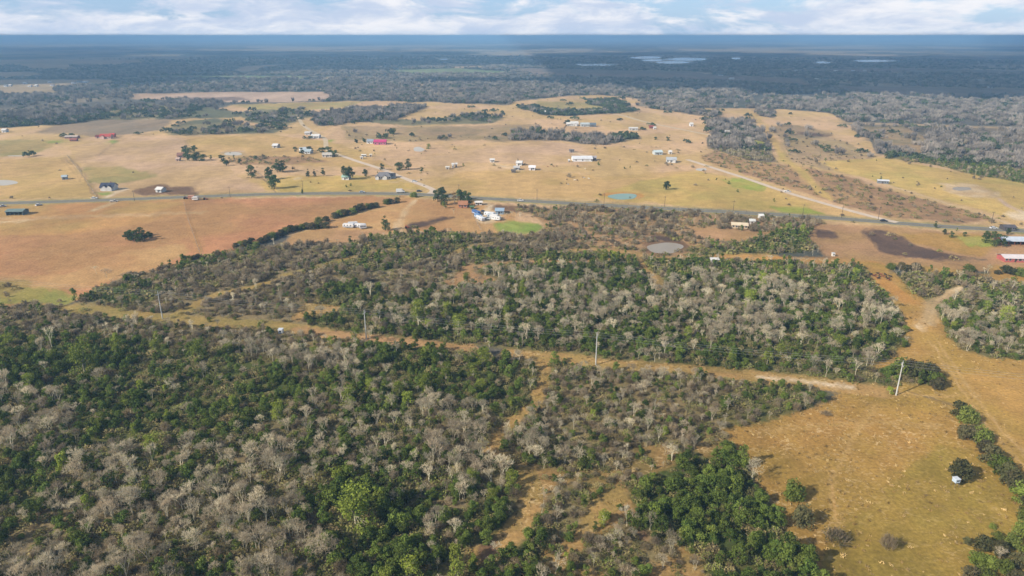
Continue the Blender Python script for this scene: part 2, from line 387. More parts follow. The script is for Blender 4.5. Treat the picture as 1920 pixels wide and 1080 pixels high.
# east wood and the yellow way between
P('woodmix', (1750,582),(1800,550),(1870,535),(1920,530),(2300,540),(2300,690),(1920,678),(1860,673),(1800,656),(1762,622))
LN('eastplain', 5, (1700,500),(1800,512),(1860,522),(1920,530),(2100,540))
LN('eastplain', 8, (1640,500),(1668,535),(1700,560),(1722,585),(1735,620),(1745,650))
LN('track', 2.6, (1800,540),(1770,552),(1748,570),(1742,600),(1728,614))
LN('orange', 4, (1650,520),(1672,540),(1705,566))
# the pasture on the right
P('eastplain', (1560,735),(1640,688),(1716,636),(1738,606),(1764,624),(1800,656),(1860,673),(2500,700),(2500,1400),(1920,1000),(1785,760),(1700,730))
P('eastfield', (1340,806),(1440,790),(1540,755),(1590,732),(1700,732),(1785,762),(1920,930),(2300,1300),(1700,1500),(1530,1080),(1385,850))
P('eastgreen', (1560,1000),(1760,830),(1850,850),(1950,980),(2300,1300),(1700,1500),(1530,1085))
P('brushgreen', (1640,692),(1760,690),(1765,722),(1700,728),(1380,700),(1400,688))
P('eastplain', (1665,725),(1700,716),(1760,728),(1700,734))
LN('trail', .45, (1745,640),(1775,690),(1810,740),(1860,810),(1925,880)); LN('trail', .45, (1757,640),(1790,690),(1826,740),(1876,806),(1940,870))
LN('trail', .5, (1600,730),(1700,737),(1760,745),(1800,740)); LN('trail', .4, (1640,760),(1600,820),(1560,900),(1570,1000)); LN('trail', .4, (1400,812),(1520,800),(1650,790),(1770,800))
# the woods in front
P('fgmix', (-900,600),(130,573),(320,600),(520,622),(690,642),(1000,675),(1120,690),(1300,706),(1450,716),(1560,738),(1500,768),(1440,790),(1345,806),(1372,830),(1398,880),(1535,1085),(1700,1500),(-900,1800))
P('fgbrush', (-900,592),(130,573),(320,600),(520,622),(690,642),(660,670),(400,650),(150,640),(-900,670))
P('fggreen', (-900,670),(100,630),(350,655),(560,690),(640,720),(560,770),(400,820),(300,850),(120,850),(130,780),(-900,900))
P('fgbare', (-900,745),(60,730),(150,765),(120,850),(-900,860))
P('fgbare', (240,830),(420,830),(560,780),(700,730),(830,760),(900,830),(960,900),(900,960),(760,960),(640,1040),(500,1500),(-400,1500),(-300,930))
P('fggreen', (-900,850),(70,850),(110,900),(60,960),(-900,1040))
P('fggreen', (700,650),(860,640),(960,680),(1000,720),(960,780),(880,770),(740,720))
P('fgbrush', (1010,690),(1120,692),(1300,708),(1450,718),(1560,738),(1500,768),(1420,790),(1345,806),(1300,880),(1180,880),(1040,860),(1000,780))
P('brushgreen', (1350,740),(1450,720),(1560,738),(1500,768),(1440,792),(1350,800))
P('oak', (1180,930),(1230,880),(1330,840),(1385,850),(1400,890),(1535,1085),(1700,1500),(1400,1500),(1320,1085),(1200,980))
P('oak', (620,900),(700,900),(760,960),(800,1060),(700,1120),(600,1000))
P('fggreen', (860,960),(940,930),(960,1000),(900,1020),(850,1000))
P('fggreen', (930,1050),(1000,1000),(1050,990),(1040,1060),(980,1100))
P('opengrass', (980,880),(1150,880),(1180,920),(1200,960),(1150,990),(1080,1060),(1000,1100),(1020,1020),(1100,960),(1000,960))
P('opengrass', (1150,900),(1180,840),(1250,830),(1280,860),(1230,890))
P('fgbrush', (1030,920),(1090,900),(1110,960),(1060,1010),(1010,980))
P('opengrass', (1050,1050),(1150,1020),(1250,1010),(1320,1040),(1340,1500),(1000,1500))
P('opengrass', (1290,840),(1330,810),(1365,830),(1330,860))
P('fgbrush', (1100,1010),(1230,990),(1260,1040),(1180,1080),(1080,1060))
P('brownearth', (1195,990),(1225,995),(1215,1020),(1195,1010))
LN('opengold', 2.8, (1020,670),(1018,720),(1000,760),(960,790),(935,815),(920,850),(950,870))
LN('opengold', 3.2, (985,880),(1000,920),(990,960),(960,1000),(930,1030),(890,1040))
P('opengold', (1110,940),(1165,915),(1185,935),(1140,970),(1085,1020),(1045,1062),(1030,1070),(1070,1010))
P('brownearth', (900,1020),(935,1010),(925,1050),(900,1060))
# the power line clearing
LN('olivepath', 5.5, (130,578),(300,597),(420,606),(520,612),(620,626))
LN('tanred', 4.0, (560,618),(680,634),(720,638),(800,646),(880,654))
LN('opengold', 5.0, (960,664),(1060,672),(1120,682),(1300,696),(1420,706),(1500,714),(1600,728),(1660,735))
LN('sand', 1.3, (1425,708),(1500,714),(1560,722),(1600,727))
P('opengold', (985,665),(1040,668),(1025,700),(1005,690))
# fence lines, drives, pads, banks
for _l in [((120,295),(150,325),(182,371)),((345,262),(352,278)),((478,322),(520,362)),((222,262),(185,292))]: LN('darkearth', .7, *_l)
LN('bigolive', .8, (342,376),(352,410),(374,474))
LN('track', 2.5, (170,396),(190,388),(222,377)); LN('track', 2.5, (-40,420),(50,414))
LN('plainpink', 3.0, (-40,412),(200,405),(380,398))
LN('track', 1.6, (755,440),(745,425),(760,395),(780,375)); LN('track', 1.6, (840,376),(820,374),(790,372))
LN('sand', 2.2, (197,371),(238,354)); P('sand', (212,355),(240,352),(236,358),(214,361))
LN('sand', 1.8, (922,305),(950,313),(975,320)); LN('sand', 2.5, (1065,284),(1100,293),(1120,300))
LN('sand', 2.0, (560,333),(555,336)); LN('track', 1.6, (733,340),(770,342),(790,336))
P('sand', (888,404),(915,393),(935,398),(945,410),(915,420),(895,415))
P('sand', (1786,361),(1868,360),(1872,369),(1798,368)); LN('sand', 2.0, (903,400),(915,392),(920,386),(905,380))
LN('plaingold', 5, (1395,205),(1415,215),(1432,240),(1455,270),(1475,300),(1500,318),(1530,350))
LN('yellowgr', 3.5, (1455,270),(1475,300),(1500,318),(1540,360),(1560,375))
LN('track', 2.2, (1000,215),(1040,217)); LN('track', 2.2, (1058,217),(1085,230))
LN('farfield', 13, (1590,231),(1700,234),(1920,241),(2300,250))
LN('track', 1.8, (1655,344),(1740,370),(1810,392),(1870,412),(1920,430))
LN('farpink', 2.2, (1870,372),(1895,388),(1915,397)); P('sand', (1885,402),(1925,394),(2050,400),(2050,416),(1905,413))
P('track', (1768,346),(1795,341),(1830,346),(1870,362),(1865,371),(1800,368),(1775,358))

P('orange', (1128,366),(1135,361),(1165,358.5),(1198,363),(1206,369),(1198,374),(1165,366),(1140,370))
P('brownearth', (1206,455),(1285,452),(1295,470),(1212,476))
P('farpink', (416,284),(456,283),(459,293),(418,294)); P('plainolive', (419,285.5),(454,285.5),(456,291.5),(420,292))
P('brushgreen', (1668,288),(1700,286),(1712,296),(1670,298))

VERGE = [(-900,388),(-300,387),(0,381),(200,375),(400,367.5),(560,363),(760,363.5),(900,371.5),(1100,383),(1376,398),(1560,409),(1760,424),(1920,433),(2500,466)]
LN('verge', 8, *VERGE)
# convert to ground metres
WOPS = []
for z, k, pts, w in OPS:
    g = [tuple(at(*p)[:2]) for p in pts]
    WOPS.append((z, k, g, w))
ZN = list(ZT); ZI = {n: i for i, n in enumerate(ZN)}
def classify(x, y):
    """zone index of each ground point; edges wander a little, as plant edges do"""
    d = np.hypot(x, y)
    amp = np.clip(d*0.006, 1.3, 16.0); sc = np.clip(d*0.03, 5, 80)
    k = 2.0**np.round(np.log2(sc))
    wx = x + amp*(fbm(x/k, y/k, 3, 3)-0.5)*2; wy = y + amp*(fbm(x/k+40, y/k+9, 8, 3)-0.5)*2*np.clip(d/300, .6, 2)
    z = np.full(x.shape, ZI['farwood'], np.int16)
    for name, kind, g, w in WOPS:
        a = np.array(g); x0, y0 = a.min(0)-w-1; x1, y1 = a.max(0)+w+1
        if kind == 'p' and not name in ('sand',): X, Y = wx, wy
        else: X, Y = x*.75+wx*.25, y*.75+wy*.25
        sel = np.nonzero((X > x0) & (X < x1) & (Y > y0) & (Y < y1))
        if len(sel[0]) == 0: continue
        xs, ys = X[sel], Y[sel]
        hit = inpoly(xs, ys, g) if kind == 'p' else nearline(xs, ys, g, w)
        z[tuple(s[hit] for s in sel)] = ZI[name]
    return z
ZC1 = np.array([lin(ZT[n][0], ALB)[:3] for n in ZN]); ZC2 = np.array([lin(ZT[n][1], ALB)[:3] for n in ZN])
ZPS = np.array([ZT[n][2] for n in ZN], float); ZSP = np.array([ZT[n][4] for n in ZN], float)

def build_ground():
    r = [0.0, 30.0, 60.0, 90.0]
    dep = math.atan(CAM_H/100.0)
    dd = 0.00078
    while dep > 0.0021:
        r.append(CAM_H/math.tan(dep)); dep -= dd if dep > 0.02 else 0.0005
    r += [60000.0]
    az = [R(a) for a in range(-180, -44, 6)] + list(np.linspace(R(-43), R(43), 1060)) + [R(a) for a in range(48, 181, 6)]
    r = np.array(r); az = np.array(az)
    RR, AA = np.meshgrid(r, az, indexing='ij')
    # rows follow straight lines across the view so that they stay even from side to side
    X = RR*np.sin(AA); Y = RR*np.cos(AA)
    z = classify(X, Y)
    ps = ZPS[z]
    f = fbm(X/ps, Y/ps, 21, 4); f = np.clip((f-0.36)/0.28, 0, 1)[..., None]
    c = ZC1[z]*(1-f)+ZC2[z]*f
    # feathered margins: neighbouring ground covers mingle over a few metres
    dd_ = np.clip(np.hypot(X, Y)*.006, 1.5, 16)
    for sd in (1, 2, 3, 4, 5):
        zz = classify(X+dd_*2.2*(vnoise(X/dd_*.9, Y/dd_*.9, 200+sd)-.5), Y+dd_*4.0*(vnoise(X/dd_*.9, Y/dd_*.9, 300+sd)-.5))
        c = c+ZC1[zz]*(1-f)+ZC2[zz]*f
    c = c/6
    big = 0.93+0.14*fbm(X/400, Y/400, 5, 3)[..., None]; c = c*big
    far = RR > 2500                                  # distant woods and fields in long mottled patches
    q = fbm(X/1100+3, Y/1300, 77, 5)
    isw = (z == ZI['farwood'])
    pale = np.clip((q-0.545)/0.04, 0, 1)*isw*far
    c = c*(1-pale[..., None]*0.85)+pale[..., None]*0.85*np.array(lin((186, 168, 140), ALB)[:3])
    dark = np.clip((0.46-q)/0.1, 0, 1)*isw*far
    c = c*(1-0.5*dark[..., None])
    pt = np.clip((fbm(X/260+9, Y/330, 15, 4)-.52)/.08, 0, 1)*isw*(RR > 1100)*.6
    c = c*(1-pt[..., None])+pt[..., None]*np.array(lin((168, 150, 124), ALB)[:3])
    nr, na = X.shape
    verts = np.stack([X, Y, np.zeros_like(X)], -1).reshape(-1, 3)
    i = np.arange(nr-1)[:, None]*na+np.arange(na-1)[None, :]
    quads = np.stack([i, i+1, i+1+na, i+na], -1).reshape(-1, 4)[:, ::-1]
    me = bpy.data.meshes.new('ground')
    me.vertices.add(len(verts)); me.vertices.foreach_set('co', verts.ravel().astype(np.float32))
    me.loops.add(quads.size); me.loops.foreach_set('vertex_index', quads.ravel().astype(np.int32))
    me.polygons.add(len(quads)); me.polygons.foreach_set('loop_start', np.arange(0, quads.size, 4, dtype=np.int32))
    me.update(calc_edges=True); me.validate()
    ca = me.color_attributes.new('soil', 'FLOAT_COLOR', 'POINT')
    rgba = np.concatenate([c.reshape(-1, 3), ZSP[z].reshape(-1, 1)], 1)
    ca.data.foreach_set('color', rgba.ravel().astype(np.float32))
    o = bpy.data.objects.new('ground', me); COL.objects.link(o); o['kind'] = 'structure'
    m = bpy.data.materials.new('ground'); nt, N, L, b, out = nodes_of(m)
    at_ = N.new('ShaderNodeAttribute'); at_.attribute_name = 'soil'
    tc = N.new('ShaderNodeTexCoord')
    def noise(s, det, rough=0.6, dist=0.0, stretch=None):
        t = N.new('ShaderNodeTexNoise'); t.inputs['Scale'].default_value = s; t.inputs['Detail'].default_value = det
        t.inputs['Roughness'].default_value = rough; t.inputs['Distortion'].default_value = dist
        if stretch:
            mp = N.new('ShaderNodeMapping'); mp.inputs['Scale'].default_value = stretch; mp.inputs['Rotation'].default_value = (0, 0, 0.35)
            L.new(tc.outputs['Object'], mp.inputs['Vector']); L.new(mp.outputs[0], t.inputs['Vector'])
        else: L.new(tc.outputs['Object'], t.inputs['Vector'])
        return t.outputs['Fac']
    def mr(v, a, b_, c_, d_):
        n = N.new('ShaderNodeMapRange'); n.inputs[1].default_value = a; n.inputs[2].default_value = b_; n.inputs[3].default_value = c_; n.inputs[4].default_value = d_
        L.new(v, n.inputs[0]); return n.outputs[0]
    def mul(a, b_):
        n = N.new('ShaderNodeMath'); n.operation = 'MULTIPLY'
        for k, v in enumerate((a, b_)):
            if isinstance(v, float): n.inputs[k].default_value = v
            else: L.new(v, n.inputs[k])
        return n.outputs[0]
    v = mul(mul(mr(noise(0.9, 5, .7), .3, .7, .66, 1.34), mr(noise(.11, 5, .62, .6), .3, .7, .84, 1.16)), mr(noise(.02, 5, .6, .4, (1, .28, 1)), .3, .7, .80, 1.20))
    sc = N.new('ShaderNodeVectorMath'); sc.operation = 'SCALE'; L.new(at_.outputs['Color'], sc.inputs[0]); L.new(v, sc.inputs['Scale'])
    sp = mul(mul(mr(noise(.42, 3, .6, 1.5, (1, 1.5, 1)), .56, .64, 0, 1), mr(noise(.05, 3, .6), .42, .58, .04, 1)), at_.outputs['Alpha'])
    mx = N.new('ShaderNodeMix'); mx.data_type = 'RGBA'; L.new(mul(sp, .95), mx.inputs['Factor']); L.new(sc.outputs[0], mx.inputs['A'])
    mx.inputs['B'].default_value = lin((240, 208, 156), ALB)
    dk = mul(mul(mr(noise(.5, 3, .6, .5, (1.7, 1, 1)), .58, .66, 0, 1), mr(noise(.035, 3, .6), .48, .62, .1, 1)), at_.outputs['Alpha'])
    mx2 = N.new('ShaderNodeMix'); mx2.data_type = 'RGBA'; L.new(mul(dk, .75), mx2.inputs['Factor']); L.new(mx.outputs['Result'], mx2.inputs['A'])
    mx2.inputs['B'].default_value = lin((112, 96, 60), ALB)
    L.new(mx2.outputs['Result'], b.inputs['Base Color']); b.inputs['Roughness'].default_value = 0.95; b.inputs['Specular IOR Level'].default_value = 0.1
    me.materials.append(m)
build_ground()

# haze: real air over the whole country
def build_haze():
    b = MB().box(-66000, 66000, -66000, 66000, -1.0, 127.0)
    o = b.build('haze', [], None); o['kind'] = 'stuff'; o['label'] = 'thin blue air over the far country'
    m = bpy.data.materials.new('haze'); m.use_nodes = True; nt = m.node_tree; nt.nodes.clear()
    out = nt.nodes.new('ShaderNodeOutputMaterial'); v = nt.nodes.new('ShaderNodeVolumePrincipled')
    v.inputs['Color'].default_value = HAZE_COL; v.inputs['Density'].default_value = HAZE_DENS; v.inputs['Anisotropy'].default_value = 0.0
    nt.links.new(v.outputs[0], out.inputs['Volume']); o.data.materials.append(m)
HAZE_COL = (0.30, 0.57, 0.90, 1); HAZE_DENS = 1.8e-4
build_haze()
# cloud bank added above the view, shaped so its shade darkens the far country
def build_shade_clouds():
    off = Vector((-_sx, -_sy, 0))*(1050/math.tan(R(SUN_EL)))
    xs = np.arange(-13000, 13000, 130.0); ys = np.arange(900, 15500, 130.0); X, Y = np.meshgrid(xs, ys)   # the shaded ground
    edge = 1450+420*fbm(X/1500, Y/1500, 400, 3)-np.clip(X, 0, 1400)*.45
    n = fbm(X/1700, Y/1700, 401, 5)
    cover = (Y > edge) & (np.abs(X) < .95*Y+1400) & (n > np.where(X > 100, .20, .31)+np.clip((edge+150-Y)/600, 0, .25)) & (Y < 1500+9500*fbm(X/2600, Y/1500, 402, 4))
    th = np.clip((n-.20)*900, 40, 420)
    ny, nx = X.shape; idx = -np.ones((ny, nx, 2), int); V = []; F = []
    def vid(i, j, k):
        if idx[i, j, k] < 0:
            idx[i, j, k] = len(V)
            V.append((X[i, j]+off.x+60*(fbm(X[i:i+1, j]/90, Y[i:i+1, j]/90, 5, 2)[0]-.5), Y[i, j]+off.y, 1050+(th[i, j]*(.6+.8*vnoise(X[i:i+1, j]/150, Y[i:i+1, j]/150, 9)[0]) if k else 12*vnoise(X[i:i+1, j]/200, Y[i:i+1, j]/200, 3)[0])))
        return idx[i, j, k]
    for i in range(ny-1):
        for j in range(nx-1):
            if not cover[i, j]: continue
            a = [(i, j), (i, j+1), (i+1, j+1), (i+1, j)]
            F.append([vid(*q, 1) for q in a]); F.append([vid(*q, 0) for q in a[::-1]])
            for (di, dj, p_, q_) in ((-1,0,a[0],a[1]), (0,1,a[1],a[2]), (1,0,a[2],a[3]), (0,-1,a[3],a[0])):
                ii, jj = i+di, j+dj
                if not (0 <= ii < ny-1 and 0 <= jj < nx-1) or not cover[ii, jj]: F.append([vid(*p_, 0), vid(*q_, 0), vid(*q_, 1), vid(*p_, 1)])
    me = bpy.data.meshes.new('shade_clouds'); me.from_pydata(V, [], F); me.materials.append(leafmat('cloud_vapour', (250,250,252), (240,242,250), 0.001, .5))
    for p in me.polygons: p.use_smooth = True
    o = bpy.data.objects.new('shade_clouds', me); COL.objects.link(o); o['kind'] = 'structure'
build_shade_clouds()

# strips: roads and their markings
def strip(name, pts, w, z, m, smooth=True):
    g = [at(*p) for p in pts]; P2 = []
    if smooth and len(g) > 2:
        for i in range(len(g)-1):
            p0 = g[max(i-1, 0)]; p1 = g[i]; p2 = g[i+1]; p3 = g[min(i+2, len(g)-1)]
            for k in range(8):
                t = k/8; P2.append(.5*((2*p1)+(-p0+p2)*t+(2*p0-5*p1+4*p2-p3)*t*t+(-p0+3*p1-3*p2+p3)*t**3))
        P2.append(g[-1])
    else: P2 = g
    mb = MB(); vs = []; L_ = len(P2)
    for i, p in enumerate(P2):
        t = (P2[min(i+1, L_-1)]-P2[max(i-1, 0)]).normalized(); n = Vector((-t.y, t.x, 0))
        ww = w if isinstance(w, (int, float)) else w[0]
        off = 0 if isinstance(w, (int, float)) else w[1]
        vs += [(p.x+n.x*(off-ww/2), p.y+n.y*(off-ww/2), z), (p.x+n.x*(off+ww/2), p.y+n.y*(off+ww/2), z)]
    mb.add(vs, [(2*i, 2*i+2, 2*i+3, 2*i+1)[::-1] for i in range(L_-1)])
    o = mb.build(name, m); o['kind'] = 'structure'; return o
asphalt = mat('asphalt', (134, 134, 126), .85, 0, .1, .3); gravel = mat('gravel', (232, 212, 190), .95, 0, .10, .25)
gravel_dull = mat('gravel_dull', (222, 200, 166), .95, 0, .12, .2)
ypaint = mat('road_paint_yellow', (214, 176, 70), .7); wpaint = mat('road_paint_white', (225, 225, 220), .7)
strip('highway', VERGE, 9.0, .03, asphalt)
strip('centre_line', VERGE, (.35, 0), .06, ypaint)
strip('edge_line', VERGE, (.2, 4.1), .06, wpaint); strip('edge_line', VERGE, (.2, -4.1), .06, wpaint)
strip('gravel_road', [(640,292),(672,303),(715,317),(760,335),(800,350),(812,357),(806,363)], 5.5, .05, gravel)
strip('gravel_road', [(560,218),(566,232),(580,243),(600,254),(610,262),(613,280),(632,289),(640,292)], 5.5, .05, gravel_dull)
strip('gravel_road', [(1288,299),(1310,306),(1350,319),(1400,335),(1470,359),(1540,380),(1620,402),(1660,412),(1682,417)], 5.5, .05, gravel)
strip('gravel_road', [(1125,211),(1165,216),(1200,226),(1250,237),(1300,247),(1345,256)], 6.0, .05, gravel_dull)

# water
def water_mat(name, rgb, rough=.12):
    m = bpy.data.materials.new(name); nt, N, L, b, out = nodes_of(m)
    tc = N.new('ShaderNodeTexCoord'); t = N.new('ShaderNodeTexNoise'); t.inputs['Scale'].default_value = .8; t.inputs['Detail'].default_value = 4
    L.new(tc.outputs['Object'], t.inputs['Vector']); bp = N.new('ShaderNodeBump'); bp.inputs['Strength'].default_value = .25; bp.inputs['Distance'].default_value = .1
    L.new(t.outputs['Fac'], bp.inputs['Height']); L.new(bp.outputs[0], b.inputs['Normal'])
    t2 = N.new('ShaderNodeTexNoise'); t2.inputs['Scale'].default_value = .06; L.new(tc.outputs['Object'], t2.inputs['Vector'])
    mx = N.new('ShaderNodeMix'); mx.data_type = 'RGBA'; c = lin(rgb, ALB); mx.inputs['A'].default_value = c; mx.inputs['B'].default_value = tuple(v*.82 for v in c[:3])+(1,)
    L.new(t2.outputs['Fac'], mx.inputs['Factor']); L.new(mx.outputs['Result'], b.inputs['Base Color']); b.inputs['Roughness'].default_value = rough
    b.inputs['IOR'].default_value = 1.33; b.inputs['Specular IOR Level'].default_value = .22
    return m
def pond(px, py, rx, ry, m, seed=0, name='pond', n=40):
    rnd = random.Random(seed); ph = [rnd.uniform(0, 6.28) for _ in range(4)]
    vs = []
    for i in range(n):
        a = 2*math.pi*i/n; k = 1+.06*math.sin(2*a+ph[0])+.05*math.sin(3*a+ph[1])+.03*math.sin(5*a+ph[2])
        p = at(px+rx*k*math.cos(a), py-ry*k*math.sin(a)); vs.append((p.x, p.y, .07))
    mb = MB(); c = at(px, py); mb.add(vs+[(c.x, c.y, .07)], [(i, (i+1) % n, n) for i in range(n)])
    o = mb.build(name, m); o['kind'] = 'structure'
    me = o.data
    if me.polygons[0].normal.z < 0: me.flip_normals()
    return o
w_turq = water_mat('pond_water_turquoise', (142, 172, 150)); w_grey = water_mat('pond_water_grey', (176, 166, 152), .4); w_pale = water_mat('pond_water_pale', (214, 208, 198), .5); w_lake = water_mat('lake_water', (235, 238, 240), .10); w_lake.node_tree.nodes['Principled BSDF'].inputs['Specular IOR Level'].default_value = .6
pond(1168, 368.5, 26, 6.0, w_turq, 1); pond(1247, 465, 34, 10, w_grey, 2); pond(437, 288.3, 16, 3.4, w_pale, 3)
pond(5, 342.5, 26, 5.5, w_pale, 4); pond(1688, 289, 11, 3.0, w_turq, 5); pond(1315, 318, 11, 2.5, w_pale, 6)
pond(1803, 354, 17, 3.6, w_grey, 7); pond(30, 292.3, 15, .9, w_pale, 8); pond(785, 280, 10, 4.5, w_pale, 9)
LAKES = []
for i, (a, b_, c_, d_) in enumerate([(1212,108,30,1.5),(1286,111,40,2.0),(1262,117,34,1.6),(1225,113,22,1.2),(1118,121.5,42,1.4),(1380,109.5,8,1.2),(1640,114,45,1.2),(1543,117,17,1.2),(832,111,9,.6),(1840,150,20,.9)]):
    pond(a, b_, c_, d_*1.5, w_lake, 20+i, 'lake'); LAKES.append((a, b_, c_, d_))
# ---------------------------------------------------------------- plants
bark = mat('bare_bark', (236, 228, 198), .9, 0, .15, 1.5, .1, ALB, .7, (186, 174, 150))
twig = mat('bare_twigs', (244, 232, 200), .9, 0, .15, .8, .1, ALB, .8, (186, 168, 142))
stemm = mat('brush_stems', (200, 184, 156), .9, 0, .15, .8, .1, ALB, .8, (156, 138, 110))
dbark = mat('dark_bark', (110, 98, 84), .9, 0, .15, 1.5, .1)
def thin(m, f):
    nt = m.node_tree; N = nt.nodes; L = nt.links; b = [n for n in N if n.type == 'BSDF_PRINCIPLED'][0]; out = [n for n in N if n.type == 'OUTPUT_MATERIAL'][0]
    tr = N.new('ShaderNodeBsdfTranslucent'); L.new(b.inputs['Base Color'].links[0].from_socket, tr.inputs['Color'])
    ms = N.new('ShaderNodeMixShader'); ms.inputs[0].default_value = f; L.new(b.outputs[0], ms.inputs[1]); L.new(tr.outputs[0], ms.inputs[2]); L.new(ms.outputs[0], out.inputs['Surface'])
thin(twig, .4); thin(stemm, .35)
leafg = leafmat('evergreen_leaves', (136, 150, 66), (84, 108, 48))
leafo = leafmat('oak_leaves', (122, 142, 58), (136, 142, 72))
leafl = leafmat('spring_leaves', (168, 178, 74), (130, 146, 58))
leafb = leafmat('brush_leaves', (120, 124, 70), (148, 132, 94))
leafu = leafmat('undergrowth_leaves', (134, 146, 68), (176, 156, 112), .9)
leafh = leafmat('hedge_leaves', (96, 102, 58), (112, 100, 76), .5)
leaff = leafmat('autumn_leaves', (186, 140, 76), (164, 132, 84))
def ribbon(mb, p, q, w, rng, mi=0):
    d = (q-p); 
    if d.length < 1e-5: return
    a = d.cross(Vector((rng.uniform(-1,1), rng.uniform(-1,1), rng.uniform(-.4,.4))))
    if a.length < 1e-5: return
    a.normalize(); a *= w/2
    mb.add([p-a, p+a, q+a*.45, q-a*.45], [(0,1,2,3)], mi)
def bare_parts(seed, h=9.0, spread=1.0, levels=4, kids_=3, thick=1.0, tw=5):
    """vase-shaped leafless tree: trunk with limbs, and a crown of twigs"""
    rng = random.Random(seed); tr = MB(); cr = MB()
    def grow(p, d, L_, r, lv):
        bend = Vector((rng.uniform(-.18,.18), rng.uniform(-.18,.18), .10))
        m_ = p+d*L_*.55; d2 = (d+bend).normalized(); q = m_+d2*L_*.45
        n = 5 if lv == 0 else 3
        tr.tube(p, m_, r, r*.8, n, 0, False); tr.tube(m_, q, r*.8, r*.6, n, 0, False)
        if lv >= levels-1:
            for _ in range(tw):
                t = rng.uniform(.25, 1); b = p.lerp(q, t)
                e = (d2+Vector((rng.gauss(0,.55), rng.gauss(0,.55), rng.gauss(.15,.35)))).normalized()*rng.uniform(.6,1.35)*h/9
                ribbon(cr, b, b+e, .085*thick, rng)
                f = b+e*.5; g = (e.normalized()+Vector((rng.gauss(0,.7), rng.gauss(0,.7), rng.gauss(0,.5)))).normalized()*rng.uniform(.4,.9)*h/9
                ribbon(cr, f, f+g, .06*thick, rng)
            return
        k = kids_+(1 if rng.random() < .4 else 0)
        a0 = rng.uniform(0, 6.28)
        for i in range(k):
            az = a0+i*2.4+rng.uniform(-.4,.4); tilt = (.42+rng.uniform(-.15,.30))*spread*(1.05 if lv else .85)
            ax = d2.orthogonal().normalized(); ax.rotate(Matrix.Rotation(az, 3, d2))
            nd = (d2*math.cos(tilt)+ax*math.sin(tilt)); nd.z += .12; nd.normalize()
            grow(q.lerp(p, rng.uniform(0,.25)), nd, L_*rng.uniform(.62,.86), r*.58, lv+1)
    nst = 1 if rng.random() < .6 else 2
    for s in range(nst):
        grow(Vector((s*.5-.2*(nst-1), 0, -.1)), Vector((rng.uniform(-.12,.12)+(s*.3-.1)*(nst-1), rng.uniform(-.12,.12), 1)).normalized(), h*.30, .145*h/9*thick, 0)
    return tr, cr
def leaf_parts(seed, h=6.0, rx=3.0, n_lobe=16, n_leaf=70, leaf=.5, base=.15, cone=False, trunk=True):
    """leafy crown of many leaf clumps gathered in lobes, gaps between"""
    rng = random.Random(seed); tr = MB(); cr = MB()
    if trunk:
        tr.tube((0,0,-.1), (rng.uniform(-.2,.2), rng.uniform(-.2,.2), h*.55), .17*h/6, .08*h/6, 6)
    for i in range(n_lobe):
        u = rng.random(); a = rng.uniform(0, 6.28)
        z = base*h + (1-base)*h*(u**.8)*.86
        t = (z/h-base)/(1-base)
        rad = rx*(1-t)**.9 if cone else rx*math.sqrt(max(0.05, 1-(t*1.02)**2.2))*(.80 if t > .1 else .72)
        k = rng.random()**.4*rad*.80
        c = Vector((k*math.cos(a), k*math.sin(a), z))
        lr = (.30 if cone else .34)*rx*rng.uniform(.7,1.25)
        if trunk: tr.tube((0,0,h*.25), c, .05*h/6, .02, 3, 0, False)
        for j in range(n_leaf):
            v = Vector((rng.gauss(0,1), rng.gauss(0,1), rng.gauss(.25,.9))).normalized()
            p = c+Vector((v.x*lr, v.y*lr, v.z*lr*.75))*rng.uniform(.65,1.08)
            if p.z < .1: p.z = rng.uniform(.1, .5)
            nrm = (v+Vector((rng.gauss(0,.5), rng.gauss(0,.5), rng.gauss(0,.5)))).normalized()
            a1 = nrm.orthogonal().normalized(); a1.rotate(Matrix.Rotation(rng.uniform(0,6.28), 3, nrm)); b1 = nrm.cross(a1)
            s1 = leaf*rng.uniform(.5,1.1); s2 = s1*rng.uniform(.45,.9)
            cr.add([p-a1*s1*.5, p-b1*s2*.5+nrm*s1*.12, p+a1*s1*.5, p+b1*s2*.5-nrm*s1*.1], [(0,1,2,3)])
    return tr, cr
def brush_parts(seed, h=3.0, rx=2.2, n=170, leafy=.25, w=.09):
    """low leafless bush: a dome of fine grey stems, a few dull leaves"""
    rng = random.Random(seed); mb = MB()
    for i in range(n):
        a = rng.uniform(0, 6.28); k = rng.random()**.6
        b = Vector((math.cos(a)*k*rx*.45, math.sin(a)*k*rx*.45, 0))
        t = Vector((math.cos(a)*k*rx*rng.uniform(.75,1.1), math.sin(a)*k*rx*rng.uniform(.75,1.1), h*math.sqrt(max(.1,1-k*k*.85))*rng.uniform(.7,1.05)))
        m_ = b.lerp(t, rng.uniform(.4,.6))+Vector((rng.gauss(0,.2), rng.gauss(0,.2), .2))
        ribbon(mb, b.lerp(m_, .5), m_, w*1.2, rng); ribbon(mb, m_, t, w, rng)
        for _ in range(2):
            e = Vector((rng.gauss(0,.5), rng.gauss(0,.5), rng.gauss(.2,.35)))
            ribbon(mb, m_.lerp(t, rng.random()), t+e*.8, w*.8, rng)
        if rng.random() < leafy:
            for _ in range(3):
                p = m_.lerp(t, rng.uniform(.2,1))+Vector((rng.gauss(0,.25), rng.gauss(0,.25), rng.gauss(0,.2)))
                s = .38; u = Vector((rng.gauss(0,1), rng.gauss(0,1), rng.gauss(0,.5))).normalized()*s*.5; v = u.orthogonal().normalized()*s*.35
                mb.add([p-u, p-v, p+u, p+v], [(0,1,2,3)], 1)
    return mb
def merged(name, tr, cr, mats):
    mb = MB(); mb.add(tr.v, tr.f, 0); mb.add(cr.v, cr.f, 1); o = bpy.data.objects.new(name, mb.mesh(name, mats)); return o
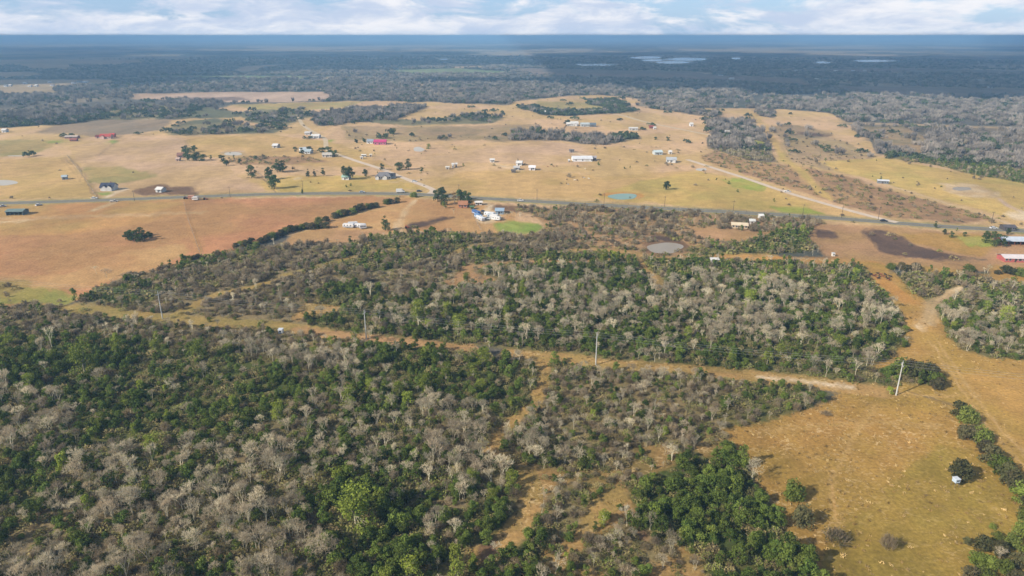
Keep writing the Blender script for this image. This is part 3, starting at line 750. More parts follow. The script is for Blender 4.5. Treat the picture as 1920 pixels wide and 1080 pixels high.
# prototypes --------------------------------------------------------------
BARE = [bare_parts(100+i, 9.0, s, 5, 2, th, 4) for i, (s, th) in enumerate([(1.0,1.0),(1.15,1.0),(.8,1.1),(1.25,.9),(.95,1.25),(.7,1.0),(1.1,1.1)])]
EVER = [leaf_parts(200+i, h, rx, nl, 62, lf, b_) for i, (h, rx, nl, lf, b_) in enumerate([(5.5,3.0,17,.55,.10),(6.5,3.1,18,.55,.12),(4.2,2.9,14,.5,.08),(7.0,2.6,17,.5,.12),(5.0,3.4,19,.6,.08)])]
LIME = [leaf_parts(300+i, h, rx, nl, 60, .5, b_) for i, (h, rx, nl, b_) in enumerate([(7.5,3.4,22,.05),(9.0,4.2,30,.04),(6.0,2.6,18,.06)])]
BRSH = [brush_parts(400+i, h, rx, n, lf) for i, (h, rx, n, lf) in enumerate([(3.0,2.2,150,.2),(3.8,2.4,160,.1),(2.4,2.4,130,.5),(3.4,1.9,130,.0),(2.8,2.8,170,.35)])]
BARE_M = [(a.mesh('trunk', bark), b.mesh('crown', twig)) for a, b in BARE]
EVER_M = [(a.mesh('trunk', dbark), b.mesh('crown', leafg if i != 2 else leafo)) for i, (a, b) in enumerate(EVER)]
LIME_M = [(a.mesh('trunk', bark), b.mesh('crown', leafl)) for a, b in LIME]
BRSH_M = [b.mesh('bare_bush', [stemm, leafb]) for b in BRSH]
GBUSH = [leaf_parts(360+i, 3.6, rx, 26, 60, .5, .0, False, False) for i, rx in enumerate([2.9, 3.2, 2.6])]
GBUSH_M = [b.mesh('evergreen_bush', leafh if i != 1 else leafo) for i, (a, b) in enumerate(GBUSH)]
# lighter versions for the woods farther off
BARE_L = [merged('bare_source', *bare_parts(120+i, 9.0, s, 4, 2, 1.6, 4), [bark, twig]) for i, s in enumerate([1.0, 1.2, .85])]
EVER_L = [merged('evergreen_source', *leaf_parts(220+i, h, rx, 9, 22, 1.05, .1), [dbark, leafg]) for i, (h, rx) in enumerate([(5.5,3.0),(4.2,3.2),(6.5,2.7)])]
BRSH_L = []
for i, (h, rx) in enumerate([(3.0,2.2),(3.6,2.4),(2.4,2.6)]):
    BRSH_L.append(bpy.data.objects.new('brush_source', brush_parts(420+i, h, rx, 42, .3, .26).mesh('brush_source', [stemm, leafb])))
BARE_H = [merged('bare_source', a, b, [bark, twig]) for a, b in BARE]
EVER_H = [merged('evergreen_source', a, b, [dbark, leafg]) for a, b in EVER]
LIME_H = [merged('leafing_source', a, b, [bark, leafl]) for a, b in LIME]
BRSH_H = [bpy.data.objects.new('brush_source', m) for m in BRSH_M]
# distant clumps: a few leafless or leafy crowns standing together (used beyond 800 m)
leaffar = leafmat('far_leaves', (104, 114, 76), (82, 96, 64))
leafd = leafmat('dark_leaves', (94, 112, 58), (68, 88, 48))
DARK_M = [(a.mesh('trunk', dbark), b.mesh('crown', leafd)) for a, b in EVER]
twigf = mat('far_twigs', (176, 166, 154), .9, 0, .15, .8, .1, ALB, .8, (132, 122, 114))
def clump(seed, kind):
    rng = random.Random(seed); mb = MB()
    for i in range(5):
        cx, cy = rng.uniform(-6,6), rng.uniform(-6,6); h = rng.uniform(5.5,9)
        for j in range(34 if kind == 'bare' else 30):
            a = rng.uniform(0,6.28); k = rng.random()**.5
            if kind == 'bare':
                p = Vector((cx+k*1.3*math.cos(a), cy+k*1.3*math.sin(a), h*rng.uniform(.1,.45))); q = Vector((cx+k*4.0*math.cos(a), cy+k*4.0*math.sin(a), h*rng.uniform(.6,1.0)))
                ribbon(mb, p, q, .45, rng)
            else:
                p = Vector((cx+k*3.4*math.cos(a), cy+k*3.4*math.sin(a), h*.75*math.sqrt(1-k*k*.8)*rng.uniform(.55,1)))
                u = Vector((rng.gauss(0,1), rng.gauss(0,1), rng.gauss(0,.5))).normalized()*1.1; v = u.cross(Vector((rng.gauss(0,1), rng.gauss(0,1), rng.gauss(0,1)))).normalized()*.9
                mb.add([p-u, p-v, p+u, p+v], [(0,1,2,3)])
    return bpy.data.objects.new('clump_source', mb.mesh('clump_source', twigf if kind == 'bare' else leaffar))
BARE_F = [clump(500+i, 'bare') for i in range(3)]; EVER_F = [clump(510+i, 'green') for i in range(3)]
def mound(seed, rx, h, n, leaf):
    rng = random.Random(seed); mb = MB()
    for i in range(n):
        a = rng.uniform(0, 6.28); k = rng.random()**.5
        p = Vector((math.cos(a)*k*rx, math.sin(a)*k*rx, h*(1-k*k*.7)*rng.uniform(.35, 1.05)))
        u = Vector((rng.gauss(0,1), rng.gauss(0,1), rng.gauss(0,.5))).normalized()*leaf*.5*rng.uniform(.6,1.2); v = u.cross(Vector((rng.gauss(0,.5), rng.gauss(0,.5), 1))).normalized()*leaf*.35
        mb.add([p-u, p-v, p+u, p+v], [(0,1,2,3)])
        if i % 4 == 0: ribbon(mb, Vector((p.x*.6, p.y*.6, .1)), p+Vector((rng.gauss(0,.3), rng.gauss(0,.3), .5)), .1, rng, 1)
    return bpy.data.objects.new('undergrowth_source', mb.mesh('undergrowth_source', [leafu, stemm]))
UNDER_H = [mound(600+i, rx, h, 110, .55) for i, (rx, h) in enumerate([(2.2,1.6),(1.8,2.2),(2.6,1.3),(1.6,1.6)])]
UNDER_L = [mound(610+i, rx, h, 34, 1.1) for i, (rx, h) in enumerate([(2.6,1.6),(2.2,2.1),(2.8,1.3)])]
straw = mat('straw_tufts', (226, 196, 138), .95, 0, .15, 2, .05, ALB, .9, (150, 122, 70))
def tuft(seed, r, h, n):
    rng = random.Random(seed); mb = MB()
    for i in range(n):
        a = rng.uniform(0, 6.28); k = rng.random()*r; p = Vector((math.cos(a)*k, math.sin(a)*k, 0)); q = p+Vector((rng.gauss(0,.18), rng.gauss(0,.18), h*rng.uniform(.6,1.1)))
        ribbon(mb, p, q, .11, rng)
    return bpy.data.objects.new('tuft_source', mb.mesh('tuft_source', straw))
TUFT = [tuft(700+i, r, h, 16) for i, (r, h) in enumerate([(.35,.3),(.5,.22),(.28,.4)])]
for _k, _v in {'eastfield': 20, 'eastgreen': 12, 'eastplain': 10, 'opengold': 14, 'tanred': 8}.items(): ZT[_k][3]['tuft'] = _v
SOURCES = {'tuft': (TUFT, TUFT, TUFT), 'under': (UNDER_H, UNDER_L, UNDER_L), 'bare': (BARE_H, BARE_L, BARE_F), 'green': (EVER_H, EVER_L, EVER_F), 'lime': (LIME_H, LIME_H, LIME_H), 'brush': (BRSH_H, BRSH_L, BRSH_L)}

# scatter --------------------------------------------------------------
rngn = np.random.default_rng(7)
U_ = {'woodmix': 12, 'woodbare': 12, 'woodgreen': 11, 'fgmix': 15, 'fgbare': 15, 'fggreen': 13, 'fgbrush': 22, 'oak': 12, 'brushgreen': 9, 'brushB': 9, 'brushA': 3.5, 'opengrass': 7, 'redscrub': 2.4, 'plain': .05, 'midscrub': 1.5, 'midwood': 3, 'darkwood': 4, 'farscrub': 1, 'plainscrub': .15, 'olivepath': .5, 'darkearth': .3}
for _k, _v in U_.items(): ZT[_k][3]['under'] = _v
DENS = {k: np.array([ZT[n][3].get(k, 0) for n in ZN])/100.0 for k in ('bare', 'green', 'lime', 'brush', 'under', 'tuft')}
def scatter(kind, d0, d1, maxdens, thin=1.0, grow=1.0, cells=None):
    """jittered points in the wedge the camera sees between distances d0..d1"""
    step = 1.0/math.sqrt(maxdens*thin)
    hw = d1*1.0
    ys = np.arange(60, d1, step); out = []
    for y0 in np.array_split(ys, max(1, len(ys)//400)):
        if len(y0) == 0: continue
        w = 0.80*(y0[-1]+60)+25
        xs = np.arange(-w, w, step)
        X, Y = np.meshgrid(xs, y0); X = X+(rngn.random(X.shape)-.5)*step*1.5; Y = Y+(rngn.random(Y.shape)-.5)*step*1.5
        X = X.ravel(); Y = Y.ravel(); d = np.hypot(X, Y)
        keep = (d >= d0) & (d < d1) & (np.abs(X) < 0.78*(Y*_cp+CAM_H*_sp)+14) 
        X, Y = X[keep], Y[keep]; z = classify(X, Y)
        mod = fbm(X/11+5, Y/11, {'bare': 31, 'green': 47, 'lime': 59, 'brush': 71, 'under': 83, 'tuft': 97}[kind], 3)
        lo = fbm(X/45+5, Y/45, 91, 3)
        if kind == 'green': mod = .55*mod+.45*lo
        elif kind == 'bare': mod = .6*mod+.4*(1-lo)
        f = np.clip((mod-.38)/.24, .30, 1)*1.5
        if d0 > 800: f = f*np.clip((fbm(X/150+2, Y/190, 61, 3)-.34)/.16, .12, 1)
        p = DENS[kind][z]*thin*f*step*step
        k2 = rngn.random(X.shape) < p
        out.append(np.stack([X[k2], Y[k2], z[k2]], 1))
    a = np.concatenate(out); return a
MAXD = {'bare': .24, 'green': .22, 'lime': .012, 'brush': .11, 'under': .36, 'tuft': .4}
PTS = {}
for kind in ('bare', 'green', 'lime', 'brush', 'under', 'tuft'):
    near = scatter(kind, 60, 360, MAXD[kind]); mid = scatter(kind, 360, 820 if kind != 'tuft' else 380, MAXD[kind], .9)
    parts = [(near, 0), (mid, 1)]
    if kind in ('bare', 'green'):
        f1 = scatter(kind, 820, 1700, .02, .55); f2 = scatter(kind, 1700, 4600, .012, .42)
        f2 = f2[rngn.random(len(f2)) < np.clip((4600-np.hypot(f2[:, 0], f2[:, 1]))/1700, 0, 1)]
        qx, qy = project(f2[:, 0], f2[:, 1])
        for lx, ly, lr, lh in LAKES: k_ = ((qx-lx)/(lr+3))**2+((qy-ly-1)/(lh+2.6))**2 > 1; f2 = f2[k_]; qx = qx[k_]; qy = qy[k_]
        parts += [(f1, 2), (f2, 3)]
    elif kind == 'brush': parts += [(scatter(kind, 820, 1600, .03, .3), 1)]
    P_ = []
    for a, tier in parts:
        n = len(a); v = np.zeros((n, 8)); v[:, :3] = a; v[:, 3] = rngn.random(n)*6.283
        base = {'bare': (.32, .86) if tier == 0 else (.32, .64), 'green': (.30, .80), 'lime': (.45, 1.0), 'brush': (.38, .95), 'under': (.6, 1.25), 'tuft': (.6, 1.6)}[kind]
        v[:, 4] = base[0]+(base[1]-base[0])*rngn.random(n)**1.5
        if tier == 1: v[:, 4] *= 1.12
        if tier == 2 or (tier == 3): v[:, 4] = rngn.uniform(.6, 1.0, n)*(1.0 if tier == 2 else 1.15)
        if kind == 'brush' and tier == 1: v[:, 4] *= 1.25
        v[:, 5] = min(tier, 2); nv = len(SOURCES[kind][min(tier, 2)]); v[:, 6] = rngn.integers(0, nv, n)
        v[:, 7] = rngn.uniform(.78, 1.32, n) if kind != 'brush' else rngn.uniform(.7, 1.3, n)
        P_.append(v)
    PTS[kind] = np.concatenate(P_)
# keep growth off the ponds and roads' middle handled by zones; scrub in open plains is small
zi = {n: ZI[n] for n in ZN}
small = [ZI[n] for n in ('plain','plainscrub','plainolive','redscrub','yellowgr','opengrass','midscrub')]
for kind in PTS:
    s = np.isin(PTS[kind][:, 2].astype(int), small); PTS[kind][s & (PTS[kind][:, 5] < 2), 4] *= .72
    s = np.isin(PTS[kind][:, 2].astype(int), [ZI['brushB'], ZI['brushA'], ZI['fgbrush']]) & (PTS[kind][:, 5] < 2)
    PTS[kind][s, 4] *= .74 if kind != 'brush' else .92
    s = np.isin(PTS[kind][:, 2].astype(int), [ZI['oak']]) & (kind == 'green'); PTS[kind][s, 4] *= 1.25
KEEP_OFF = [(at(1247, 466+k*5)[0]+dx, at(1247, 466+k*5)[1], 9.0) for k in (0, 1, 2) for dx in (-8, 0, 8)]          # (px, py, radius in metres) round placed things, filled in by the next part
# ---------------------------------------------------------------- placed plants, each with its own label
PLACED = []
def put_tree(kind, px, py, hpx, label, cat='tree', wide=1.0, var=0, group=None, name=None):
    """px,py = foot of the plant; hpx = height in photo pixels"""
    p = at(px, py); m_ = mpp(px, py)/math.cos(R(PITCH)+math.atan((py-540)/FPX)*.6)
    h = hpx*m_
    src, hh, nm = {'bare': (BARE_M, 9.6, 'bare_tree'), 'green': (DARK_M, 5.4, 'evergreen_tree'), 'lime': (LIME_M, 7.6, 'leafing_tree'), 'autumn': (AUT_M, 7.5, 'autumn_tree'), 'conifer': (CON_M, 8.0, 'conifer')}[kind]
    s = h/hh; o = empty(name or nm, p, random.Random(int(px*7+py)).uniform(0, 6.28), (s*wide, s*wide, s))
    for i, mn in enumerate(('trunk', 'crown')):
        c = bpy.data.objects.new(mn, src[var % len(src)][i]); COL.objects.link(c); c.parent = o
    tag(o, pct(o, label, px, py-hpx/2) if group else label, cat, group); PLACED.append((p.x, p.y, h*.5*wide)); return o
ORD = ['first','second','third','fourth','fifth','sixth','seventh','eighth','ninth','tenth','eleventh','twelfth','thirteenth','fourteenth','fifteenth','sixteenth','seventeenth','eighteenth','nineteenth','twentieth']
ORD += ['twenty-'+q for q in ORD[:9]]+['thirtieth']+['thirty-'+q for q in ORD[:9]]+['fortieth']
CNT = {}
def pct(o, label, px, py):
    CNT[label] = CNT.get(label, 0)+1; return '%s, %s from left' % (label, ORD[CNT[label]-1])
def gbush(px, py, hpx, label, wide=1.0, var=0, group=None):
    p = at(px, py); s = hpx*mpp(px, py)/3.4
    o = bpy.data.objects.new('evergreen_bush', GBUSH_M[var % 3]); COL.objects.link(o); o.location = p; o.rotation_euler.z = (px*1.7) % 6.28; o.scale = (s*wide, s*wide, s)
    tag(o, pct(o, label, px, py-hpx/2) if group else label, 'bush', group); PLACED.append((p.x, p.y, hpx*mpp(px, py)*.6*wide)); return o
def put_bush(px, py, hpx, label, wide=1.0, var=0, group=None, green=False):
    p = at(px, py); s = hpx*mpp(px, py)/(3.1 if not green else 5.4)
    if green:
        return put_tree('green', px, py, hpx, label, 'bush', wide, var, group, 'evergreen_bush')
    o = bpy.data.objects.new('bare_bush', BRSH_M[var % 5]); COL.objects.link(o); o.location = p; o.rotation_euler.z = px % 6.28; o.scale = (s*wide, s*wide, s)
    tag(o, label, 'bush', group); PLACED.append((p.x, p.y, hpx*mpp(px, py)*.5*wide)); return o
AUT_M = [tuple((a.mesh('trunk', bark), b.mesh('crown', leaff))) for a, b in [leaf_parts(340, 7.5, 2.8, 13, 40, .5, .2)]]
CON_M = [tuple((a.mesh('trunk', dbark), b.mesh('crown', leafd))) for a, b in [leaf_parts(350, 8.0, 2.6, 22, 50, .5, .08, True)]]
# foreground
put_tree('lime', 668, 985, 66, 'large bright yellow-green tree standing out of the grey woods in the foreground', wide=1.25, var=1)
put_tree('lime', 855, 1062, 62, 'round yellow-green tree near the bottom edge, beside the grassy track', wide=.75, var=2)
put_tree('lime', 858, 1095, 50, 'yellow-green tree cut by the bottom edge below the round yellow-green one', wide=.8, var=0)
put_tree('lime', 770, 1090, 52, 'bright green leafing tree at the bottom edge behind pale bare trunks', wide=1.0, var=0)
put_tree('lime', 120, 885, 52, 'slim yellow-green tree among dark evergreens in the left foreground', wide=.7, var=2)
put_tree('lime', 288, 848, 40, 'yellow-green tree left of centre where the evergreens meet the grey trees', wide=1.1, var=0)
put_tree('lime', 765, 765, 45, 'yellow-green tree in the grey woods below the second power pole', wide=1.0, var=2)
put_tree('lime', 655, 765, 45, 'yellow-green tree left of the yellow-green one below the second pole', wide=.8, var=0)
put_tree('lime', 785, 612, 42, 'vivid green rounded tree in the middle woods right of the second power pole', wide=.9, var=1)
put_tree('lime', 860, 620, 36, 'yellow-green tree in the middle woods beside the vivid green rounded one', wide=1.0, var=0)
put_tree('lime', 1438, 682, 32, 'lime green tree at the edge of the middle woods above the power line clearing', wide=1.1, var=2)
put_tree('lime', 1405, 572, 26, 'yellow-green tree in the far part of the middle woods', wide=1.1, var=1)
put_tree('lime', 1152, 498, 26, 'bright green tree near the small grey pond', wide=1.0, var=0)
put_tree('lime', 160, 700, 50, 'pale olive round tree in the dark evergreen stand at the left', wide=1.0, var=1)
put_tree('lime', 222, 655, 45, 'slim pale green tree left of the leftmost power pole clearing', wide=.7, var=2)
put_tree('lime', 668, 640, 30, 'light green tree beside the foot of the second power pole', wide=.9, var=0)
gbush(1487, 934, 36, 'greener of the two round bushes at the left of the right pasture', .76, 1)
gbush(1501, 984, 38, 'round dark olive bush in the pasture just below the greener round one', .78, 0)
put_bush(1566, 1016, 34, 'thin half-bare bush with a green heart in the lower pasture', 1.0, 2)
put_bush(1664, 1030, 28, 'small grey bush alone in the lower pasture, right of the half-bare one', .8, 1)
gbush(1798, 899, 40, 'dome-shaped bush in the pasture with the white box beside it', .80, 2)
for i, (a, b_, h) in enumerate([(1799,778,26),(1812,790,28),(1806,822,26),(1822,822,26),(1838,826,28),(1846,850,26),(1858,866,32),(1872,884,32),(1886,900,32),(1902,914,32),(1916,938,34),(1930,960,34)]):
    gbush(a, b_, h, 'dark rounded bush in the hedge row crossing the right pasture', .95, i, 'bushes in the hedge row across the right pasture')
for i, (a, b_, h) in enumerate([(1722,712,30),(1738,716,30),(1750,724,24),(1756,732,22),(1705,708,28),(1690,704,28)]):
    gbush(a, b_-4, h, 'dark bush in the short row by the rightmost power pole', 1.0, i+2, 'bushes in the short row by the rightmost power pole')
put_tree('lime', 1668, 738, 18, 'small bright green bush at the foot of the rightmost power pole', 'bush', 1.3, 2, name='leafing_bush')
put_bush(1548, 778, 10, 'small low bush alone at the upper left of the right pasture', 1.5, 2)
for i, (a, b_, h, l) in enumerate([(1842,1030,26,0),(1828,1058,26,1),(1850,1062,24,1),(1876,1040,26,0),(1900,1022,24,0),(1915,1000,24,1),(1925,975,26,1),(1868,1010,16,0),(1812,1020,14,0),(1818,1085,26,0),(1846,1092,28,1),(1880,1075,28,1),(1908,1062,26,0),(1932,1045,28,0),(1905,1095,28,0),(1860,990,10,1)]):
    gbush(a, b_, h, 'dull olive bush in the bottom right thicket' if l else 'dark brownish bush in the bottom right thicket', .9, i if not l else 1, 'olive bushes of the bottom right thicket' if l else 'dark bushes of the bottom right thicket')
put_tree('bare', 1872, 1052, 30, 'grey bare tree rising from the bottom right thicket', wide=1.0, var=3)
# brown field
for i, (a, b_, h, w_) in enumerate([(240,450,16,1.2),(250,452,17,1.2),(261,453,18,1.2),(272,451,16,1.2),(281,446,13,1.0),(245,446,15,1.2),(262,444,15,1.2)]):
    put_tree('green', a, b_, h, 'dark evergreen in the oval clump on the big brown field', 'tree', w_, i, 'evergreens of the oval clump in the brown field')
put_tree('bare', 181, 514, 20, 'left of the two grey bare trees standing alone in the brown field', wide=1.0, var=1)
put_tree('bare', 200, 520, 20, 'right of the two grey bare trees standing alone in the brown field', wide=1.1, var=3)
# hedge from the middle woods to the highway
_h = [(443,465),(452,463),(462,461),(472,459),(480,462),(490,456),(500,452),(510,448),(519,445),(528,441),(537,438),(546,435),(556,432),(566,431),(575,429),(585,430),(594,428),(603,427),(612,428),(600,420),(612,415),(628,409),(636,406),(644,405),(652,403),(661,400),(669,397),(677,394),(690,391),(698,390),(706,389),(724,383),(732,382),(745,380),(776,370)]
for i, (a, b_) in enumerate(_h):
    gbush(a, b_, 9.5+(i*37 % 4) if a < 690 else 9.5, 'dark bush in the long hedge beside the brown field', 1.0+.1*(i % 3), i, 'bushes of the long hedge beside the brown field')
for i, (a, b_) in enumerate([(350,488),(357,487),(364,486),(371,484)]): gbush(a, b_, 8, 'small black-green bush at the brown field edge', 1.1, i, 'small dark bushes at the brown field edge')
put_tree('conifer', 723, 432, 30, 'tall solitary dark green tree beside the white trailers', wide=1.15)
put_tree('green', 657, 457, 12, 'small dark evergreen alone at the corner of the middle woods', var=3)
put_tree('conifer', 567, 363, 12, 'small dark conifer on the near side of the highway', wide=.8)
# by the crossing
for a, b_, h, k, l in [(821,378,22,'green','dark green tree at the road junction, farthest left of its group'),(832,384,24,'green','dark green tree at the road junction beside the highway'),(829,366,16,'green','dark tree behind the road junction group'),(833,391,18,'lime','brighter green tree in front of the dark ones at the road junction'),(852,380,20,'autumn','orange-brown tree among the evergreens by the brick house'),(864,376,22,'green','dark green tree just behind the brick house'),(876,378,18,'green','dark green tree right of the brick house'),(881,384,14,'green','dark bush at the right corner of the brick house'),(860,384,16,'autumn','tan-leaved tree in front of the brick house')]:
    put_tree(k, a, b_, h, l, wide=.95, var=int(a))
for i, (a, b_) in enumerate([(947,408),(953,409),(960,407),(968,405),(975,408)]): put_tree('bare', a, b_, 12, 'bare tree behind the trailer yard', wide=1.1, var=i, group='bare trees behind the trailer yard')
put_tree('bare', 851, 402, 12, 'small pale bare tree in front of the brick house', wide=1.0, var=2)
# farms north of the highway
for a, b_, h, k, w_, l in [
 (515,354,19,'green',1.0,'rounded olive tree nearest the highway on the yellow pasture'),(505,337,17,'green',.8,'tall green tree behind the rounded olive one'),
 (472,334,16,'green',.9,'greyish green tree left of the pair on the yellow pasture'),(520,323,13,'green',1.3,'left half of the low green clump behind the pasture trees'),(531,323,13,'green',1.3,'right half of the low green clump behind the pasture trees'),
 (578,332,12,'conifer',1.0,'first of three small dark conifers in a row'),(590,331,11,'conifer',.9,'middle one of three small dark conifers in a row'),(606,330,9,'green',.9,'last of three small dark conifers in a row'),
 (655,337,17,'green',1.1,'dark tree behind the small green-roofed building'),(645,325,10,'green',1.0,'dark bush left of the small green-roofed building'),(685,331,10,'green',.9,'small dark tree between the green-roofed building and the grey-roofed house'),
 (717,319,8,'green',.9,'small tree beside the gravel road behind the grey-roofed house'),(749,319,13,'green',1.3,'left tree of the round green pair by the gravel road'),(766,318,12,'green',1.0,'right tree of the round green pair by the gravel road'),(791,323,6,'green',1.2,'small dark bush right of the round green pair'),
 (347,287,9,'green',1.1,'dark tree at the back left of the farmyard cluster'),(365,285,9,'green',1.1,'dark tree at the back right of the farmyard cluster'),(352,296,12,'green',1.2,'dark tree in the middle of the farmyard cluster'),
 (368,301,12,'green',1.1,'dense dark green tree at the front of the farmyard cluster'),(379,302,12,'green',1.1,'dense dark green tree at the front right of the farmyard cluster'),(355,301,8,'green',1.1,'lower bright green tree at the front left of the farmyard cluster'),(396,299,5,'green',1.0,'tiny dark bush right of the farmyard cluster'),
 (417,304,9,'green',1.1,'green tree at the left end of the brushy strip'),(425,311,8,'green',1.2,'green tree below the left end of the brushy strip'),(450,306,6,'green',1.1,'dark bush in the middle of the brushy strip'),(480,299,5,'green',1.8,'low dark green bush above the brushy strip'),
 (554,284,8,'green',1.0,'dark tree left of the pale houses'),(566,291,8,'green',1.2,'dark tree in front of the pale houses'),(580,284,7,'green',1.6,'grey-green tree right of the pale house'),(604,286,9,'green',1.6,'dark tree behind the tan-roofed house'),(617,287,8,'green',1.3,'dark tree behind and right of the tan-roofed house'),(627,294,8,'green',1.3,'dark tree in front and right of the tan-roofed house'),
 (971,307,8,'conifer',1.0,'dark tree behind the small white farmhouse'),(804,279,8,'lime',1.2,'light green tree beside the pale farm pond'),(668,268,6,'green',1.0,'dark bush left of the pink-roofed building'),(683,267,6,'green',1.0,'dark bush just left of the pink-roofed building'),(737,252,7,'green',1.5,'dark bush beyond the pink-roofed building'),
 (1250,356,12,'green',1.0,'olive bush on the green pasture right of the turquoise pond'),(1229,262,5,'green',1.2,'small dark bush near the red shed'),(1252,264,5,'green',1.2,'dark bush right of the red shed'),(1194,260,7,'green',1.1,'dark tree at the right end of the creek trees'),
 (1040,214,8,'lime',1.0,'yellow-green tree beside the far hedgerow'),(1651,339,5,'green',1.0,'small dark bush behind the grey trailer home')]:
    put_tree(k, a, b_, h*1.38, l, wide=w_, var=int(a*3))
for i, (a, b_) in enumerate([(1770,440),(1784,446),(1808,443),(1753,428)]): put_tree('green', a, b_, 11, ['small round tree left of the road-side pair near the right edge','round tree right of the road-side pair near the right edge','low dark bush near the bright lawn at the right','dark bush on the verge of the highway near the right edge'][i], wide=.8, var=i)
for a, b_, h, l in [(1848,455,22,'tall bare-topped tree left of the red-brown shed'),(1864,461,24,'dark green tree beside the red-brown shed at the right edge'),(1880,463,18,'dark green tree nearest the red-brown shed'),(1890,440,12,'dark tree behind the red-brown shed')]:
    put_tree('green', a, b_, h, l, wide=.85, var=int(b_))
for i, (a, b_, h) in enumerate([(1690,500,8),(1671,504,10),(1700,508,12),(1715,505,12),(1816,508,12),(1886,512,14),(1900,515,12),(1915,517,14),(1870,514,8)]): gbush(a, b_, h, 'dark bush along the edge of the bare strip near the right side', 1.3, i, 'dark bushes along the bare strip')

# ---------------------------------------------------------------- built things
glass = mat('window_glass', (58, 66, 78), .15, 0, .1, 2, .5); doorw = mat('door_paint', (120, 96, 78), .6)
trim_w = mat('trim_white', (230, 230, 226), .6)
_pm = {}
def paint(rgb, rough=.6):
    k = tuple(rgb)+(rough,)
    if k not in _pm: _pm[k] = mat('paint_%02x%02x%02x' % tuple(rgb), rgb, rough, 0, .08, .35, .35, .80)
    return _pm[k]
def spot(px, py, r): p = at(px, py); KEEP_OFF.append((p.x, p.y, r)); return p
def building(px, py, wpx, dep, h, rh, roofc, wallc, yaw, label, cat='house', nwin=3, name='farm_house', hip=0.0, gables=(), garage=False, porch=False, chimney=False, open_front=False):
    """px,py = middle of the near wall's foot; wpx = width in photo pixels"""
    h *= .78; rh *= .85; wpx *= .88; dep *= .85; p = at(px, py); w = wpx*mpp(px, py); p = p+Vector((0, dep/2, 0)); o = empty(name, p, R(yaw)); KEEP_OFF.append((p.x, p.y, max(w, dep)*.62))
    x, y = w/2, dep/2; wall = MB()
    if open_front:
        wall.box(-x, x, y-.2, y, 0, h).box(-x, -x+.2, -y, y-.2, 0, h).box(x-.2, x, -y, y-.2, 0, h)
        for k in range(5): t = -x+w*k/4; wall.box(t-.12, t+.12, -y-.02, -y+.22, 0, h)
    else: wall.box(-x, x, -y, y, 0, h)
    if hip == 0: wall.prism([(-y+.01, h), (y-.01, h), (0, h+rh-.06)], -x+.02, x-.02)  # gable infill, turned below
    if hip == 0:
        n0 = len(wall.v)-6
        for k in range(n0, n0+6): vx, vy, vz = wall.v[k]; wall.v[k] = (vy, vx, vz)
    wo = wall.build('wall', paint(wallc), o); wo.data.flip_normals() if False else None
    e = .55; th = .18; roof = MB(); hx = x+e; hy = y+e; rx = hx-hip*w/2 if hip else hx; z0 = h-.05; z1 = h+rh
    sl = rh/y; ze = h-e*sl+.06
    for dz in (0, th): roof.add([(-hx,-hy,ze+dz),(hx,-hy,ze+dz),(hx,hy,ze+dz),(-hx,hy,ze+dz),(-rx,0,z1+dz),(rx,0,z1+dz)], [(0,1,5,4),(2,3,4,5),(1,2,5),(3,0,4)] if hip else [(0,1,5,4),(2,3,4,5)])
    roof.add([(-hx,-hy,ze),(hx,-hy,ze),(hx,-hy,ze+th),(-hx,-hy,ze+th)], [(0,1,2,3)]); roof.add([(-hx,hy,ze),(hx,hy,ze),(hx,hy,ze+th),(-hx,hy,ze+th)], [(0,3,2,1)])
    ro = roof.build('roof', paint(roofc, .5), o)
    if chimney: MB().box(x*.3, x*.3+.8, .2, 1.0, h+rh*.5, h+rh+1.0).build('chimney', paint((160,120,100)), ro)
    for gx, gw in gables:                                           # front-facing cross gables
        gx *= x; gw = gw*w/2; gh = min(rh*.9, gw*.75); g = MB(); g.box(gx-gw, gx+gw, -y-1.8, -y-.005, 0, h-.02); g.prism([(gx-gw, h-.02), (gx+gw, h-.02), (gx, h+gh)], -y-1.8, -y-.005); g.build('front_gable', paint(wallc), o)
        r2 = MB(); s2 = gh/gw; r2.add([(gx-gw-.4, -y-2.1, h-.4*s2+.08), (gx, -y-2.1, h+gh+.08), (gx, 0, h+gh+.08), (gx-gw-.4, 0, h-.4*s2+.08)], [(0,1,2,3)]); r2.add([(gx+gw+.4, -y-2.1, h-.4*s2+.08), (gx, -y-2.1, h+gh+.08), (gx, 0, h+gh+.08), (gx+gw+.4, 0, h-.4*s2+.08)], [(0,3,2,1)]); r2.build('gable_roof', paint(roofc, .5), o)
    fy = -y-.03; used = []
    if not open_front:
        d = MB(); dw = 1.0 if not garage else 3.2; dh = 2.1 if not garage else min(h-.3, 3.2); dx = -x*.12 if not garage else x*.45
        d.box(dx-dw/2, dx+dw/2, fy-.03, fy+.02, 0, dh); do = d.build('door', paint((96,80,70)) if not garage else trim_w, o); MB().box(dx+dw*.3, dx+dw*.38, fy-.07, fy-.031, .95, 1.1).build('handle', glass, do)
        for k in range(nwin):
            wx = -x+w*(k+.5)/nwin
            if abs(wx-dx) < dw/2+.7: wx += dw/2+.9
            if abs(wx) > x-.6: continue
            f = MB().box(wx-.65, wx+.65, fy-.02, fy+.02, .9, 2.2).build('window', trim_w, o); MB().box(wx-.55, wx+.55, fy-.05, fy-.021, 1.0, 2.1).build('pane', glass, f)
    if porch:
        pc = MB().box(-x*.7, x*.7, -y-2.4, -y-.6, h-.35, h-.2)
        for k in range(4): t = -x*.66+1.32*x*k/3; pc.box(t-.08, t+.08, -y-2.3, -y-2.14, 0, h-.36)
        pc.build('porch', paint(wallc), o)
    tag(o, label, cat); return o
WH = (226,224,220); GR = (150,152,156); DN = (66,72,92); TN = (208,190,166); RD = (188,84,74)
B = building
